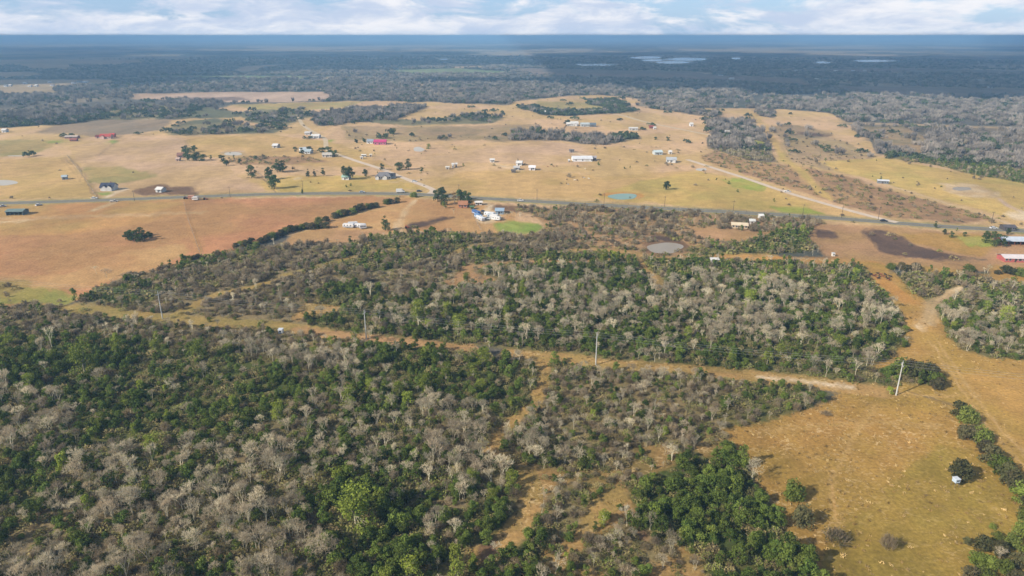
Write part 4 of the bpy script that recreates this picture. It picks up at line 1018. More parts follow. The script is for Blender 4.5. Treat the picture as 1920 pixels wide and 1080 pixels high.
B(200, 357.5, 27, 10, 3.6, 3.4, DN, WH, 4, 'white farmhouse with dark navy roof and two front gables beside the highway', gables=((-.25,.42),(.45,.42)), nwin=4, chimney=True)
B(119, 337, 9, 6, 3.2, 1.4, (186,200,206), (150,160,168), 20, 'small pale blue-grey shed alone in the golden field at the left', 'shed', 1, 'metal_shed')
B(27, 404, 34, 9, 3.6, 1.3, (120,140,138), (110,122,122), 3, 'long grey-green metal barn at the left edge below the highway', 'barn', 5, 'metal_barn', open_front=True)
B(299, 361, 14, 7, 3.2, 1.8, WH, (214,214,210), -15, 'small white house among dark brush just above the highway', nwin=2)
B(197, 260.5, 22, 9, 4, 3, RD, (224,190,176), 5, 'red-roofed farmhouse with a green lawn in the upper left', nwin=4, gables=((-.4,.3),))
B(209, 258, 9, 8, 4, 2.2, (206,90,80), (196,120,108), 5, 'small red barn at the right end of the red-roofed farm', 'barn', 1, 'red_barn')
B(183, 259.5, 9, 6, 3, 1.8, (120,60,60), (206,170,160), 5, 'dark-red-roofed outbuilding left of the red-roofed farmhouse', 'shed', 2, 'farm_shed')
B(133, 260, 26, 8, 3, 1.4, (196,180,168), (160,110,100), 1, 'long low pale-roofed stable left of the red-roofed farm', 'stable', 6, 'stable')
B(137, 265, 14, 5, 2.6, 1.0, (166,96,84), (140,84,76), 1, 'low reddish shed in front of the long stable', 'shed', 2, 'farm_shed')
B(7, 248.5, 8, 8, 4, 2, WH, (224,226,232), 0, 'small white house alone at the far upper left edge', nwin=1)
B(516, 277.5, 11, 9, 3.4, 2, (226,226,226), (196,190,184), -8, 'white-roofed house alone in the field beyond the pale round pond', nwin=2)
B(591, 259.5, 17, 9, 3.6, 2.2, WH, (222,224,226), -4, 'white house beside the bend of the far gravel road', nwin=3)
B(577, 253, 12, 8, 3.4, 1.6, (206,204,202), (190,186,184), -12, 'pale grey shed behind the white house at the road bend', 'shed', 1, 'farm_shed')
B(566, 286, 12, 10, 3.6, 2.6, (206,216,222), (236,236,236), 30, 'pale blue-roofed house between dark trees', nwin=2)
B(577, 288.5, 14, 9, 3.2, 2.4, (176,190,196), (206,210,212), -10, 'grey-roofed house right of the pale blue-roofed one', nwin=2)
B(613, 295, 20, 10, 3.2, 2.2, (204,196,184), (214,206,196), 4, 'tan-roofed house between dark trees beside the gravel road', nwin=4)
B(337, 296, 12, 8, 3.4, 2.6, (150,110,96), (168,130,116), 10, 'reddish-brown house at the left of the farmyard cluster of trees', nwin=2)
B(333, 302, 7, 5, 2.8, 1.4, (196,170,156), (186,160,150), 0, 'small pinkish shed below the reddish-brown house', 'shed', 1, 'farm_shed')
B(648, 337.5, 15, 9, 3.4, 1.6, (180,214,200), WH, -3, 'small white building with a pale green roof by dark trees', 'building', 2, 'white_outbuilding')
B(718, 336.5, 32, 12, 3.2, 3.6, (132,130,134), WH, 2, 'large white house with grey hipped roof beside the gravel road', hip=.5, nwin=6, gables=((-.75,.22),(.25,.3)), garage=True)
B(736, 334, 9, 8, 2.8, 2.0, (70,72,80), (232,232,230), 10, 'dark-roofed wing shed at the right of the grey-roofed house', 'garage', 1, 'garage', garage=True)
B(712, 271.5, 25, 12, 4.4, 2.2, (216,70,134), (206,120,150), 3, 'pink-roofed barn with low magenta walls', 'barn', 4, 'pink_barn')
B(694, 269.5, 13, 10, 3.6, 2.4, (156,166,178), (232,232,228), -6, 'grey-roofed house left of the pink-roofed barn', nwin=2)
B(682, 294.5, 9, 4, 2.8, .6, (244,240,230), (236,232,220), 0, 'low cream trailer left of the gravel road, upper one', 'trailer', 3, 'trailer_home')
B(678, 298, 5, 3, 2.4, .5, WH, (226,226,222), 0, 'tiny white shed just below the cream trailer', 'shed', 1, 'farm_shed')
B(695, 294, 4, 3, 3, .5, (236,226,206), (226,216,200), 0, 'tiny cream shed right of the cream trailer', 'shed', 1, 'farm_shed')
B(923, 304.5, 9, 6, 3.2, 1.2, WH, (222,222,222), 0, 'small white shed at the upper end of the white lane', 'shed', 1, 'farm_shed')
B(974, 310.5, 12, 8, 3.2, 2, WH, (226,226,224), -10, 'white house in front of a dark tree in the middle of the tan pasture', nwin=2)
B(998, 319.5, 13, 8, 3.4, 1.8, (246,244,246), (226,224,226), -6, 'white-roofed shed right of the little farm in the tan pasture', 'shed', 2, 'farm_shed')
B(969, 319, 12, 7, 3.0, 1.4, (200,198,196), (180,176,172), -8, 'pale grey shed below the white house in the tan pasture', 'shed', 2, 'farm_shed')
B(963, 324, 8, 5, 2.6, 1.0, (106,100,98), (120,114,110), -8, 'dark low shed below the pale grey shed in the tan pasture', 'shed', 1, 'farm_shed')
B(1092, 303, 42, 16, 3.6, 2.2, (236,238,242), (240,240,240), 2, 'big white metal barn in the middle of the tan pasture', 'barn', 3, 'metal_barn', garage=True)
B(1114, 301, 9, 8, 3.6, 1.6, (180,172,172), (170,150,150), 0, 'brownish shed attached to the right of the big white barn', 'shed', 1, 'farm_shed')
B(1067, 304, 3, 3, 2.6, .8, WH, WH, 0, 'tiny white shed left of the big white barn', 'shed', 1, 'farm_shed')
B(1072, 286, 9, 6, 3, 1.0, (120,116,120), (150,140,136), 0, 'dark roofed shed at the lane corner behind the big white barn', 'shed', 1, 'farm_shed')
B(1077, 236.5, 16, 12, 4.5, 3, WH, (236,236,234), 3, 'far white house at the end of the drive near the creek trees', nwin=3, gables=((.3,.35),))
B(1066, 236.5, 8, 10, 4, 2, (236,232,226), (230,226,220), 0, 'small white garage left of the far white house', 'garage', 1, 'garage')
B(1097, 237.5, 18, 12, 4, 2.2, (196,206,208), (196,200,200), 2, 'pale metal-roofed barn right of the far white house', 'barn', 3, 'metal_barn')
B(1112, 238, 12, 10, 4, 2.4, (110,122,134), (120,124,130), 0, 'dark grey barn at the right end of the far farm', 'barn', 2, 'metal_barn')
B(1188, 244.5, 18, 9, 3.6, 1.2, WH, (214,212,208), -3, 'long white mobile home alone right of the far farm', 'mobile home', 4, 'mobile_home')
B(1222, 241, 9, 7, 3.2, 1.6, (160,74,60), (150,80,66), 0, 'rust-red shed at the far right of the far farm', 'shed', 1, 'farm_shed')
B(1228, 242.5, 5, 5, 3, 1.2, WH, WH, 0, 'tiny white shed beside the rust-red one', 'shed', 1, 'farm_shed')
B(1234, 290.5, 17, 10, 3.6, 2, (206,222,226), (196,204,206), 8, 'pale blue-roofed shed at the upper end of the white gravel road', 'shed', 2, 'farm_shed')
B(1257, 289, 6, 6, 3, 1.6, WH, (226,222,216), 0, 'tiny white cabin right of the pale blue-roofed shed', 'cabin', 1, 'cabin')
B(1260, 305, 20, 10, 3.4, 2.6, (186,190,194), WH, -8, 'white house with grey roof below the pale blue-roofed shed', nwin=4, gables=((.5,.3),))
B(1364, 251.5, 8, 7, 4, 1.6, WH, (226,226,224), 0, 'small white shed in the grey brush beside the pipeline strip', 'shed', 1, 'farm_shed')
B(1657, 344.5, 21, 5, 3.2, .8, (222,226,232), (130,134,140), -16, 'grey and white trailer home in the yellow pasture', 'mobile home', 5, 'mobile_home')
B(868, 390, 18, 9, 3.2, 2.4, (176,124,92), (190,126,96), -2, 'brick house with tan roof under the trees at the junction', nwin=3, name='brick_house')
B(937, 402, 17, 9, 3.2, 1.5, (160,184,206), (150,168,184), -3, 'pale blue metal-roofed building behind the trailer yard', 'building', 2, 'metal_building')
B(927, 412, 13, 6, 2.8, 1.2, WH, (220,220,218), -24, 'white-roofed building at the right of the trailer yard', 'building', 2, 'metal_building')
B(897, 385, 14, 5, 2.8, .8, (238,232,224), (220,210,200), 4, 'white low building between the brick house and the trailer yard', 'building', 3, 'white_outbuilding')
B(885, 392.5, 7, 3, 2.4, .5, (96,130,90), (100,126,92), 0, 'small green shed left of the trailer yard', 'shed', 1, 'farm_shed')
B(1389, 429, 32, 8, 3.0, 1.2, (232,214,184), (206,180,146), -14, 'long tan metal building in the brush below the highway', 'building', 5, 'tan_building')
B(1412, 421, 10, 6, 3.0, 1.0, (222,222,218), (200,196,190), -14, 'pale shed behind the long tan building', 'shed', 1, 'farm_shed')
B(1428, 411, 8, 5, 3.0, 1.0, (236,236,232), (220,216,210), 0, 'white shed on the highway verge near the tan building', 'shed', 1, 'farm_shed')
B(1340, 494, 15, 4.5, 2.8, .7, WH, (232,234,236), 0, 'white shed half hidden at the edge of the middle woods', 'shed', 2, 'farm_shed')
B(1903, 460, 48, 11, 3.4, 1.8, (204,214,226), (150,84,66), -5, 'red-brown barn with pale roof at the right edge', 'barn', 5, 'red_barn', open_front=True)
B(1907, 492, 50, 9, 3.0, 1.2, (236,226,226), (190,104,100), -4, 'long low red-walled stable with a whitish roof at the right edge', 'stable', 7, 'stable')
B(1895, 433, 22, 8, 3.0, 1.2, (96,92,96), (90,84,84), -6, 'dark low shed beside the highway at the right edge', 'shed', 2, 'farm_shed')
B(849, 315, 4, 4, 4.6, 1.0, WH, (240,240,236), 8, 'left one of two tall narrow white sheds', 'shed', 1, 'tall_shed')
B(855, 314, 3.5, 4, 4.3, 1.0, WH, (236,236,232), 8, 'right one of two tall narrow white sheds', 'shed', 1, 'tall_shed')
B(839, 317.5, 7, 4, 2.6, .8, (222,216,206), (206,200,190), 0, 'low pale shed left of the two tall white sheds', 'shed', 1, 'farm_shed')
# farms far off: individually small
for i, (a, b_, w_, l, c) in enumerate([(137,157.5,7,'far white shed at the left of the distant farm group',WH),(149,155,11,'far white-walled dark-roofed barn in the middle of the distant farm group',(80,86,100)),(160,155.5,9,'far white house at the right of the distant farm group',WH),(92,156,5,'far white house left of the distant farm group',WH),(46,157.5,6,'far white house near the upper left edge',WH),(10,163,6,'far grey house at the upper left edge',GR),(18,162,5,'far pale house second from the upper left edge',(210,205,205)),(55,163,6,'far tan house below the white one in the upper left',TN),(67,162.5,5,'far white house right of the tan one in the upper left',WH),(97,161.5,7,'far brown shed in the upper left fields',(150,130,120)),
    (652,125.3,5,'far white shed, left of the lone pair by dark trees',WH),(664,125,5,'far white shed, right of the lone pair by dark trees',WH),(655,205.5,11,'white building on the grey wood edge beyond the plain',WH),(1014,122,5,'far white building on the wood edge near the lakes',WH),(1352,142,9,'far dark-roofed building beyond the grey river woods',(70,80,90)),(1372,149,10,'far white shed right of the dark-roofed one',WH),
    (1493,134,6,'far white shed left among the right-hand distant farms',WH),(1531,150,8,'far white barn low among the right-hand distant farms',WH),(1568,134.5,8,'far white barn beneath the long lake',WH),(1600,134.5,6,'far pale barn right of the one beneath the long lake',(200,210,220)),(1622,134,6,'far white barn right among the distant farms',WH),(1645,142,6,'far white house above the blue-roofed one in the distance',WH),(1652,149.5,6,'far blue-roofed house among the right-hand distant farms',(150,190,220)),(1712,154,9,'far white house alone on the brown fields',WH),(1785,151,6,'far white shed left of the long far pond',WH),(1811,160,6,'far white shed below the long far pond',WH),(1807,143,10,'far pale shed above the long far pond',(190,205,220)),(1857,165,8,'far grey farm building near the right edge',GR),(1748,113,6,'far tiny white building on the blue plain at the right',WH),(1022,214,3,'white gate house by the far hedge corner',WH),(1297,237,6,'small white shed by the far gravel road',WH)]):
    B(a, b_, w_, 9, 4, 2.2, c, (224,226,230), 0, l, 'building', 1, 'far_building')
# small marks
def smallbox(px, py, w, d, h, c, label, cat, name, legs=False, yaw=0):
    p = spot(px, py, 3); o = empty(name, p, R(yaw)); z = 1.6 if legs else 0
    MB().box(-w/2, w/2, -d/2, d/2, z, z+h).build('body', paint(c), o); MB().box(-w/2-.12, w/2+.12, -d/2-.12, d/2+.12, z+h, z+h+.12).build('roof', paint((225,232,240)), o)
    MB().box(-w*.3, w*.3, -d/2-.03, -d/2-.005, z+h*.45, z+h*.75).build('opening', glass, o)
    if legs:
        for sx in (-1, 1):
            for sy in (-1, 1): MB().tube((sx*w*.5, sy*d*.5, 0), (sx*w*.42, sy*d*.42, z), .06, .06, 5).build('leg', paint((120,110,100)), o)
    tag(o, label, cat); return o
smallbox(1790, 912, 1.4, 1.4, 1.1, (196,214,232), 'white box blind on short legs under the dome-shaped bush in the pasture', 'hunting blind', 'hunting_blind', True, 10)
smallbox(527, 624, 1.8, 1.8, 1.8, (226,228,232), 'small white hut on the edge of the power line clearing', 'hut', 'small_hut')
smallbox(448, 464, 1.6, 1.6, 2.2, (236,236,236), 'tiny white box at the lower end of the long hedge', 'hut', 'small_hut')
smallbox(1562, 480, 1.5, 1.5, 1.8, (236,230,220), 'tiny pale hut on the sandy strip right of the middle woods', 'hut', 'small_hut')
# vehicles
tyre = mat('tyre_rubber', (40,40,42), .9); rim = mat('wheel_rim', (170,172,176), .4, .6)
def car(px, py, c, label, yaw=0, truck=False, z=.03, cat=None):
    p = at(px, py); p.z = z; o = empty('pickup_truck' if truck else 'parked_car', p, R(yaw))
    L_ = 5.6 if truck else 4.6
    b = MB(); h0, h1 = .38, .98
    b.prism([(-L_/2, h0), (-L_/2, h1-.12), (-L_/2+.15, h1), (L_/2-.9, h1), (L_/2-.1, h1-.18), (L_/2, h0+.2), (L_/2, h0)], -.9, .9); b.build('body', paint(c, .3), o)
    cab = [(-.2, h1), (.1, 1.62), (1.0, 1.62), (1.6, h1)] if truck else [(-1.9, h1), (-1.4, 1.48), (.4, 1.48), (1.1, h1)]
    MB().prism(cab, -.8, .8).build('windows', glass, o)
    r = [(cab[1][0]-.02, 1.625 if truck else 1.485), (cab[1][0]-.02, 1.7 if truck else 1.55), (cab[2][0]+.02, 1.7 if truck else 1.55), (cab[2][0]+.02, 1.625 if truck else 1.485)]
    MB().prism(r, -.78, .78).build('cab_roof', paint(c, .3), o)
    if truck: MB().box(-L_/2+.1, -.35, -.95, .95, h1+.005, h1+.35).build('bed', paint(c, .3), o)
    for wx in (-L_/2+.95, L_/2-.95):
        for wy in (-.82, .82):
            w_ = MB().wheel(wx, wy, .35, .35, .24).build('wheel', tyre, o); MB().wheel(wx, wy*1.02, .35, .2, .24, 0, 8).build('rim', rim, w_)
    for wy in (-.6, .6): MB().box(L_/2-.03, L_/2+.02, wy-.15, wy+.15, .66, .8).build('headlight', trim_w, o)
    tag(o, label, cat or ('truck' if truck else 'car')); return o
def rv(px, py, L_, c, label, yaw=0, stripe=None, name='camper_trailer', hh=2.9, z=.0):
    p = spot(px, py, L_*.6); p.z = z; o = empty(name, p, R(yaw)); b = MB()
    b.prism([(-L_/2, .6), (-L_/2, hh-.3), (-L_/2+.3, hh), (L_/2-.5, hh), (L_/2, hh-.6), (L_/2-.3, .6)], -1.2, 1.2); bo = b.build('body', paint(c, .35), o)
    if stripe: MB().box(-L_/2+.1, L_/2-.5, -1.24, -1.205, 1.0, 1.35).build('stripe', paint(stripe), bo)
    for k in range(3): wx = -L_/2+L_*(k+.6)/3.6; MB().box(wx-.4, wx+.4, -1.26, -1.206, 1.6, 2.2).build('window', glass, o)
    MB().box(L_*.32, L_*.32+.7, -1.25, -1.206, .7, 2.4).build('door', trim_w, o)
    for wx in (-.5, .5):
        for wy in (-1.05, 1.05): MB().wheel(wx, wy, .36, .36, .25).build('wheel', tyre, o)
    MB().box(L_/2-.31, L_/2+.9, -.06, .06, .55, .65).build('hitch', paint((90,90,92)), o)
    tag(o, label, 'trailer'); return o
def boxtruck(px, py, label, yaw, c=WH):
    p = at(px, py); p.z = .03; o = empty('box_truck', p, R(yaw))
    MB().box(-3.4, 1.6, -1.2, 1.2, .8, 3.2).build('cargo_box', paint(c), o)
    MB().prism([(1.75, .5), (1.75, 2.3), (2.6, 2.3), (3.1, 1.5), (3.4, 1.3), (3.4, .5)], -1.05, 1.05).build('cab', paint(c, .3), o)
    MB().prism([(2.5, 1.55), (2.55, 2.2), (2.72, 2.2), (3.12, 1.52)], -1.08, 1.08).build('windscreen', glass, o)
    for wx in (-2.2, 2.4):
        for wy in (-1.0, 1.0): MB().wheel(wx, wy, .48, .48, .3).build('wheel', tyre, o)
    tag(o, label, 'truck')
boxtruck(751, 361.5, 'white box truck on the highway left of the road junction', 2)
car(786, 359.5, (70,76,84), 'dark car turning off the highway at the junction', 15, z=.03)
car(1657, 415.3, (40,42,50), 'dark car on the highway at the mouth of the white gravel road', -4)
car(1863, 428.8, (236,238,240), 'white car on the highway near the right edge', -5)
car(976, 377.0, (236,236,236), 'white car on the highway right of the trailer yard', -3)
car(679, 361.2, (190,200,206), 'pale car on the highway left of the white truck', 2)
car(777, 341, (220,224,230), 'silver car beside the gravel road near the big grey-roofed house', -20, z=0)
car(1476, 360, (236,232,226), 'white car in the pasture beside the white gravel road', 0, True, 0)
car(214, 378.5, (232,224,212), 'cream pickup parked at the farm gate below the highway', 20, True, 0)
car(177, 372.5, (240,240,240), 'white car at the mouth of the farmhouse drive', 0, z=0)
car(73, 385.5, (240,240,240), 'white car below the highway near the left edge', 60, z=0)
car(4, 388, (225,225,225), 'white pickup at the left edge below the highway', 30, True, 0)
rv(654, 427, 7.5, (240,240,240), 'left white camper of the group beside the tall dark tree', -8, (120,130,150))
rv(662, 424, 6.5, (236,236,238), 'white camper behind the left one beside the tall dark tree', 12)
rv(676, 427, 7.5, (240,240,242), 'right white camper of the group beside the tall dark tree', -14, (90,100,120))
rv(681, 429, 4.5, (228,228,228), 'small white trailer at the right end of the camper group', 20)
rv(893, 402, 9, (70,110,170), 'blue camper at the upper left of the trailer yard', -58, (230,230,235))
rv(897, 409, 8, (120,160,206), 'light blue camper in the middle of the trailer yard', -60, (230,230,235))
rv(901, 413, 9, (240,242,246), 'white camper at the lower left of the trailer yard', -62, (90,110,150))
rv(918, 405, 8, (240,242,244), 'white camper on the white pad of the trailer yard', -30, (160,160,170))
rv(923, 409, 7, (196,206,216), 'grey-white camper right of centre in the trailer yard', -34, (90,100,120))
rv(931, 413, 6, (240,240,240), 'short white camper at the right of the trailer yard', -20)
car(906, 398, (60,66,80), 'dark car parked between the campers of the yard', -60, z=0)
car(912, 411, (230,230,230), 'white pickup parked at the lower edge of the yard', -20, True, 0)
rv(360, 373, 5, (206,150,120), 'small orange-brown farm trailer on the highway verge', 5)
rv(367, 375.5, 4.5, (232,226,220), 'small cream farm trailer on the highway verge', 0)
def tractor(px, py, c, label, yaw=0):
    p = spot(px, py, 3); o = empty('tractor', p, R(yaw))
    MB().prism([(-.9, .8), (-.9, 1.3), (-.2, 1.4), (1.6, 1.35), (1.75, .8)], -.4, .4).build('body', paint(c), o)
    MB().box(-.8, .1, -.6, .6, 2.3, 2.4).build('canopy', paint(c), o)
    for sx in (-.75, .05):
        for sy in (-.55, .55): MB().tube((sx, sy, 1.2), (sx, sy, 2.3), .04, .04, 4).build('post', paint((50,50,52)), o)
    for sy in (-.8, .8): MB().wheel(-.5, sy, .8, .8, .4).build('wheel', tyre, o); MB().wheel(1.3, sy*.8, .45, .45, .25).build('wheel', tyre, o)
    tag(o, label, 'tractor')
tractor(763, 429, (196,60,56), 'red tractor at the edge of the middle woods right of the tall dark tree', 20)
tractor(348, 373, (110,60,56), 'dark red tractor on the highway verge left of the farm trailers', 0)
tractor(385, 374.5, (180,110,70), 'rusty tractor at the right of the farm trailers', 10)
# power line
steel = mat('pole_steel', (216,216,210), .55, .0, .08, .4, .4); woodp = mat('pole_wood', (112,98,84), .9); ins = mat('insulator', (150,150,156), .3)
PT = [(305,598,'leftmost tall white power pole, standing in the clearing by the brown field'),(687,636,'second tall white power pole, at the left of the middle woods'),(1117,684,'third tall white power pole, in the middle of the picture'),(1680,741,'rightmost tall white power pole, at the top of the right pasture')]
tops = []
_dir = (at(1680,741)-at(1117,684)).normalized(); _nrm = Vector((-_dir.y, _dir.x, 0))
for px, py, l in PT:
    p = spot(px, py, 1.5); o = empty('power_pole', p, math.atan2(_dir.y, _dir.x)); H_ = 13.2
    MB().tube((0,0,-.3), (0,0,H_), .26, .15, 10).build('shaft', steel, o)
    arm = MB().box(-.08, .08, -1.35, 1.35, H_-1.5, H_-1.36).build('crossarm', steel, o)
    for k, (yy, zz) in enumerate([(-1.25, H_-1.36), (1.25, H_-1.36), (0, H_)]):
        i_ = MB(); [i_.tube((0,yy,zz+j*.12), (0,yy,zz+j*.12+.08), .12, .07, 8) for j in range(4)]; i_.build('insulator', ins, o)
    tag(o, l, 'power pole'); tops.append([p+_nrm*yy+Vector((0,0,zz+.45)) for yy, zz in ((-1.25,H_-1.36),(1.25,H_-1.36),(0,H_))])
_ext0 = [t-(tops[1][i]-tops[0][i]) for i, t in enumerate(tops[0])]; _ext1 = [t+_dir*95 for t in tops[-1]]
wire = mat('wire', (190,190,186), .5, .3)
for i in range(3):
    chain = [_ext0[i]]+[t[i] for t in tops]+[_ext1[i]]; mb = MB()
    for a_, b_ in zip(chain[:-1], chain[1:]):
        sag = (b_-a_).length*.012; prev = a_
        for k in range(1, 13):
            t = k/12; q = a_.lerp(b_, t)-Vector((0,0,4*sag*t*(1-t))); mb.tube(prev, q, .026, .026, 4, 0, False); prev = q
    tag(mb.build('power_wire', wire), ['near side wire of the power line crossing the woods','far side wire of the power line crossing the woods','top wire of the power line crossing the woods'][i], 'wire', 'wires of the power line')
UPX = [1133,1376,1580,1649,860,430,250,567,1247,1007,1507,1862]
for i, (px, py) in enumerate([(1133,384),(1376,398.5),(1580,410),(1649,414),(860,366),(430,371),(250,378),(567,358),(1247,390),(1007,376),(1507,406),(1862,421)]):
    p = at(px, py); o = empty('utility_pole', p+Vector((0,2,0)), 0)
    MB().tube((0,0,-.3), (0,0,8.5), .16, .11, 7).build('shaft', woodp, o); MB().box(-1.1, 1.1, -.06, .06, 7.7, 7.85).build('crossarm', woodp, o)
    for xx in (-1.0, 0, 1.0): MB().tube((xx,0,7.86 if xx else 8.5), (xx,0,8.02 if xx else 8.68), .05, .04, 5).build('insulator', ins, o)
    tag(o, 'wooden utility pole with a crossarm, %s from the left along the highway' % ORD[sorted(UPX).index(px)], 'utility pole', 'utility poles along the highway')
# bare stakes and fence lines: post and wire fences
def fence(pts, label, gap=6, h=1.3):
    post = MB(); g = [at(*p) for p in pts]; o = empty('wire_fence', g[0]); n = 0; g = [q-g[0] for q in g]; wr = MB()
    for a_, b_ in zip(g[:-1], g[1:]):
        k = max(1, int((b_-a_).length/gap))
        for i in range(k): q = a_.lerp(b_, i/k); post.tube(q, q+Vector((0,0,h)), .08, .07, 4)
        for z in (.5, .9, 1.25): wr.tube(a_+Vector((0,0,z)), b_+Vector((0,0,z)), .03, .03, 3, 0, False)
    po = post.build('post_row', woodp, o); po['kind'] = 'stuff'; wr.build('wire_strands', wire, o)
    tag(o, label, 'fence')
fence([(126,292),(152,325),(180,368)], 'wire fence between the golden field and the farmhouse field')
fence([(345,380),(352,410),(376,478)], 'wire fence running down the big brown field')
fence([(478,320),(525,360)], 'wire fence left of the yellow pasture')
fence([(885,402),(903,434)], 'wire fence at the left side of the trailer yard')
fence([(1000,374),(1240,388),(1500,404),(1640,412)], 'wire fence along the far side of the highway', 12)
fence([(1090,378),(1090,300)][:1]+[(1095,379)], 'short wire fence by the turquoise pond', 3) if False else None
# cattle
def cow_mesh():
    J = [(-1.05,0,1.10,.26),(-.75,0,1.12,.36),(0,0,1.05,.40),(.6,0,1.10,.38),(.85,0,1.25,.26),(1.15,0,1.42,.17),(1.42,0,1.30,.13),(1.62,0,1.16,.09)]
    E = [(i, i+1) for i in range(7)]; V = [list(j) for j in J]
    for bx, par, back in ((-.85,1,True),(.62,3,False)):
        for sy in (-1, 1):
            n = len(V)
            if back: V += [[bx,sy*.22,.95,.17],[bx-.12,sy*.24,.55,.09],[bx-.02,sy*.24,.28,.06],[bx,sy*.24,.03,.07]]
            else: V += [[bx,sy*.20,.90,.14],[bx+.02,sy*.21,.52,.08],[bx,sy*.21,.28,.06],[bx,sy*.21,.03,.07]]
            E += [(par, n), (n, n+1), (n+1, n+2), (n+2, n+3)]
    n = len(V); V += [[-1.22,0,1.05,.05],[-1.28,0,.6,.03]]; E += [(0, n), (n, n+1)]
    n = len(V); V += [[1.2,.24,1.46,.04],[1.2,-.24,1.46,.04]]; E += [(5, n), (5, n+1)]
    me = bpy.data.meshes.new('cow'); me.from_pydata([v[:3] for v in V], E, []); o = bpy.data.objects.new('cow_src', me); COL.objects.link(o)
    sm = o.modifiers.new('s', 'SKIN'); 
    for i, v in enumerate(V): me.skin_vertices[0].data[i].radius = (v[3], v[3])
    me.skin_vertices[0].data[2].use_root = True
    o.modifiers.new('d', 'SUBSURF').levels = 1
    dg = bpy.context.evaluated_depsgraph_get(); r = bpy.data.meshes.new_from_object(o.evaluated_get(dg)); bpy.data.objects.remove(o); return r
try: _cow = cow_mesh()
except Exception as ex: print('cow', ex); _cow = MB().box(-1, 1, -.3, .3, .6, 1.4).mesh('cow', [])
_cows = [(1631.5,516,0),(1634,517,0),(1637,518,1),(1641,517.5,1),(1646,514.5,0),(1651,516,1),(1648,519.5,0),(1647,523.5,0),(1655,520,1),(1659.5,516.5,0),(1661,521.5,0),(1665,524.5,0),(1668.5,520,0),(1643,522,1),(1667,526,1),
   (1052.5,345,0),(1063,337.5,0),(1062,345,0),(1065.5,347,2),(1077.5,339,2),(1082.5,339,0),(1093,333.5,0),(1095.5,334.5,2),(1104,336,2),(1097.5,317.5,2),(1044,312.5,0),(1038,312.8,1),(1027,313.5,1)]
_cc = [paint((44,38,36), .8), paint((140,84,58), .8), paint((232,226,214), .8)]
_cm = []
for c in _cc: m2 = _cow.copy(); m2.materials.clear(); m2.materials.append(c); _cm.append(m2)
for i, (px, py, c) in enumerate(_cows):
    o = bpy.data.objects.new('cow', _cm[c]); COL.objects.link(o); p = at(px, py); o.location = p; o.rotation_euler.z = (i*2.3) % 6.28; o.scale = (.78,)*3
    KEEP_OFF.append((p.x, p.y, 4))
    herd = 'on the yellow track by the woods' if px > 1300 else 'on the tan pasture near the pond'
    rk = sorted(q[0] for q in _cows if (q[0] > 1300) == (px > 1300)); tag(o, '%s cow %s, %s from left in its herd' % (['black','red-brown','white'][c], herd, ORD[rk.index(px)]), 'cow', 'cattle '+herd)
# single plants of the woods --------------------------------------------------------------
XW = ['at the left edge', 'one tenth across', 'two tenths across', 'three tenths across', 'four tenths across', 'halfway across', 'six tenths across', 'seven tenths across', 'eight tenths across', 'nine tenths across', 'at the right edge']
YW = {3: 'three tenths down', 4: 'four tenths down', 5: 'halfway down', 6: 'six tenths down', 7: 'seven tenths down', 8: 'eight tenths down', 9: 'nine tenths down', 10: 'at the bottom', 11: 'at the bottom'}
FORK = {}
def drop(kind, N_):
    a = PTS[kind]
    if PLACED:                                        # leave room round the placed plants and things
        for x, y, r in PLACED+KEEP_OFF: a = a[(a[:, 0]-x)**2+(a[:, 1]-y)**2 > (r*.9+.6)**2]
    px, py = project(a[:, 0], a[:, 1]); inside = (px > -15) & (px < 1935) & (py < 1100)
    size = a[:, 4]/np.hypot(np.hypot(a[:, 0], a[:, 1]), CAM_H); size = np.where(inside, size, 0)
    idx = np.argsort(-size)[:N_]; m_ = np.zeros(len(a), bool); m_[idx] = True
    return a[m_], a[~m_]
NOUN = {'bare': ('bare_tree', 'pale leafless tree', 'tree'), 'green': ('evergreen_tree', 'dense green tree', 'tree'), 'lime': ('leafing_tree', 'yellow-green tree', 'tree'), 'brush': ('bare_bush', 'grey leafless bush', 'bush')}
def individuals(kind, N_):
    ones, rest = drop(kind, N_)
    src = {'bare': BARE_M, 'green': EVER_M, 'lime': LIME_M, 'brush': BRSH_M}[kind]
    nm, lab, cat = NOUN[kind]
    cells = {}
    for row in ones:
        x, y, z, rz, s, tier, var, asp = row
        qx, qy = project(np.array([x]), np.array([y]), s*3.5 if kind != 'brush' else s*1.5); qx = float(qx[0]); qy = float(qy[0])
        sz = ('tall ' if s*asp > .9 else 'small ' if s*asp < .66 else '') if kind in ('bare', 'green', 'lime') else ('broad ' if s > .9 else '')
        key = (sz, XW[int(min(10, max(0, round(qx/192))))], YW[int(min(11, max(3, round(qy/108))))])
        cells.setdefault(key, []).append((qx, row))
    for (sz, xw, yw), lst in cells.items():
        lst.sort(key=lambda t: t[0])
        for n_, (qx, (x, y, z, rz, s, tier, var, asp)) in enumerate(lst):
            if kind == 'brush':
                o = bpy.data.objects.new(nm, src[int(var) % len(src)]); COL.objects.link(o); o.location = (x, y, 0); o.rotation_euler = (0, 0, rz); o.scale = (s, s, s*asp)
            else:
                o = empty(nm, (x, y, 0), rz, (s, s, s*asp))
                for i, mn in enumerate(('trunk', 'crown')):
                    c = bpy.data.objects.new(mn, src[int(var) % len(src)][i]); COL.objects.link(c); c.parent = o
            if len(lst) > 1: pos = ', '+(ORD[n_]+' from left' if n_ < len(lst)-1 else 'rightmost')
            else: pos = ''
            tag(o, '%s%s%s, %s, %s' % (sz, lab, pos, xw, yw), cat, lab.replace('bush', 'bushe')+'s of the woods '+yw)
    return rest
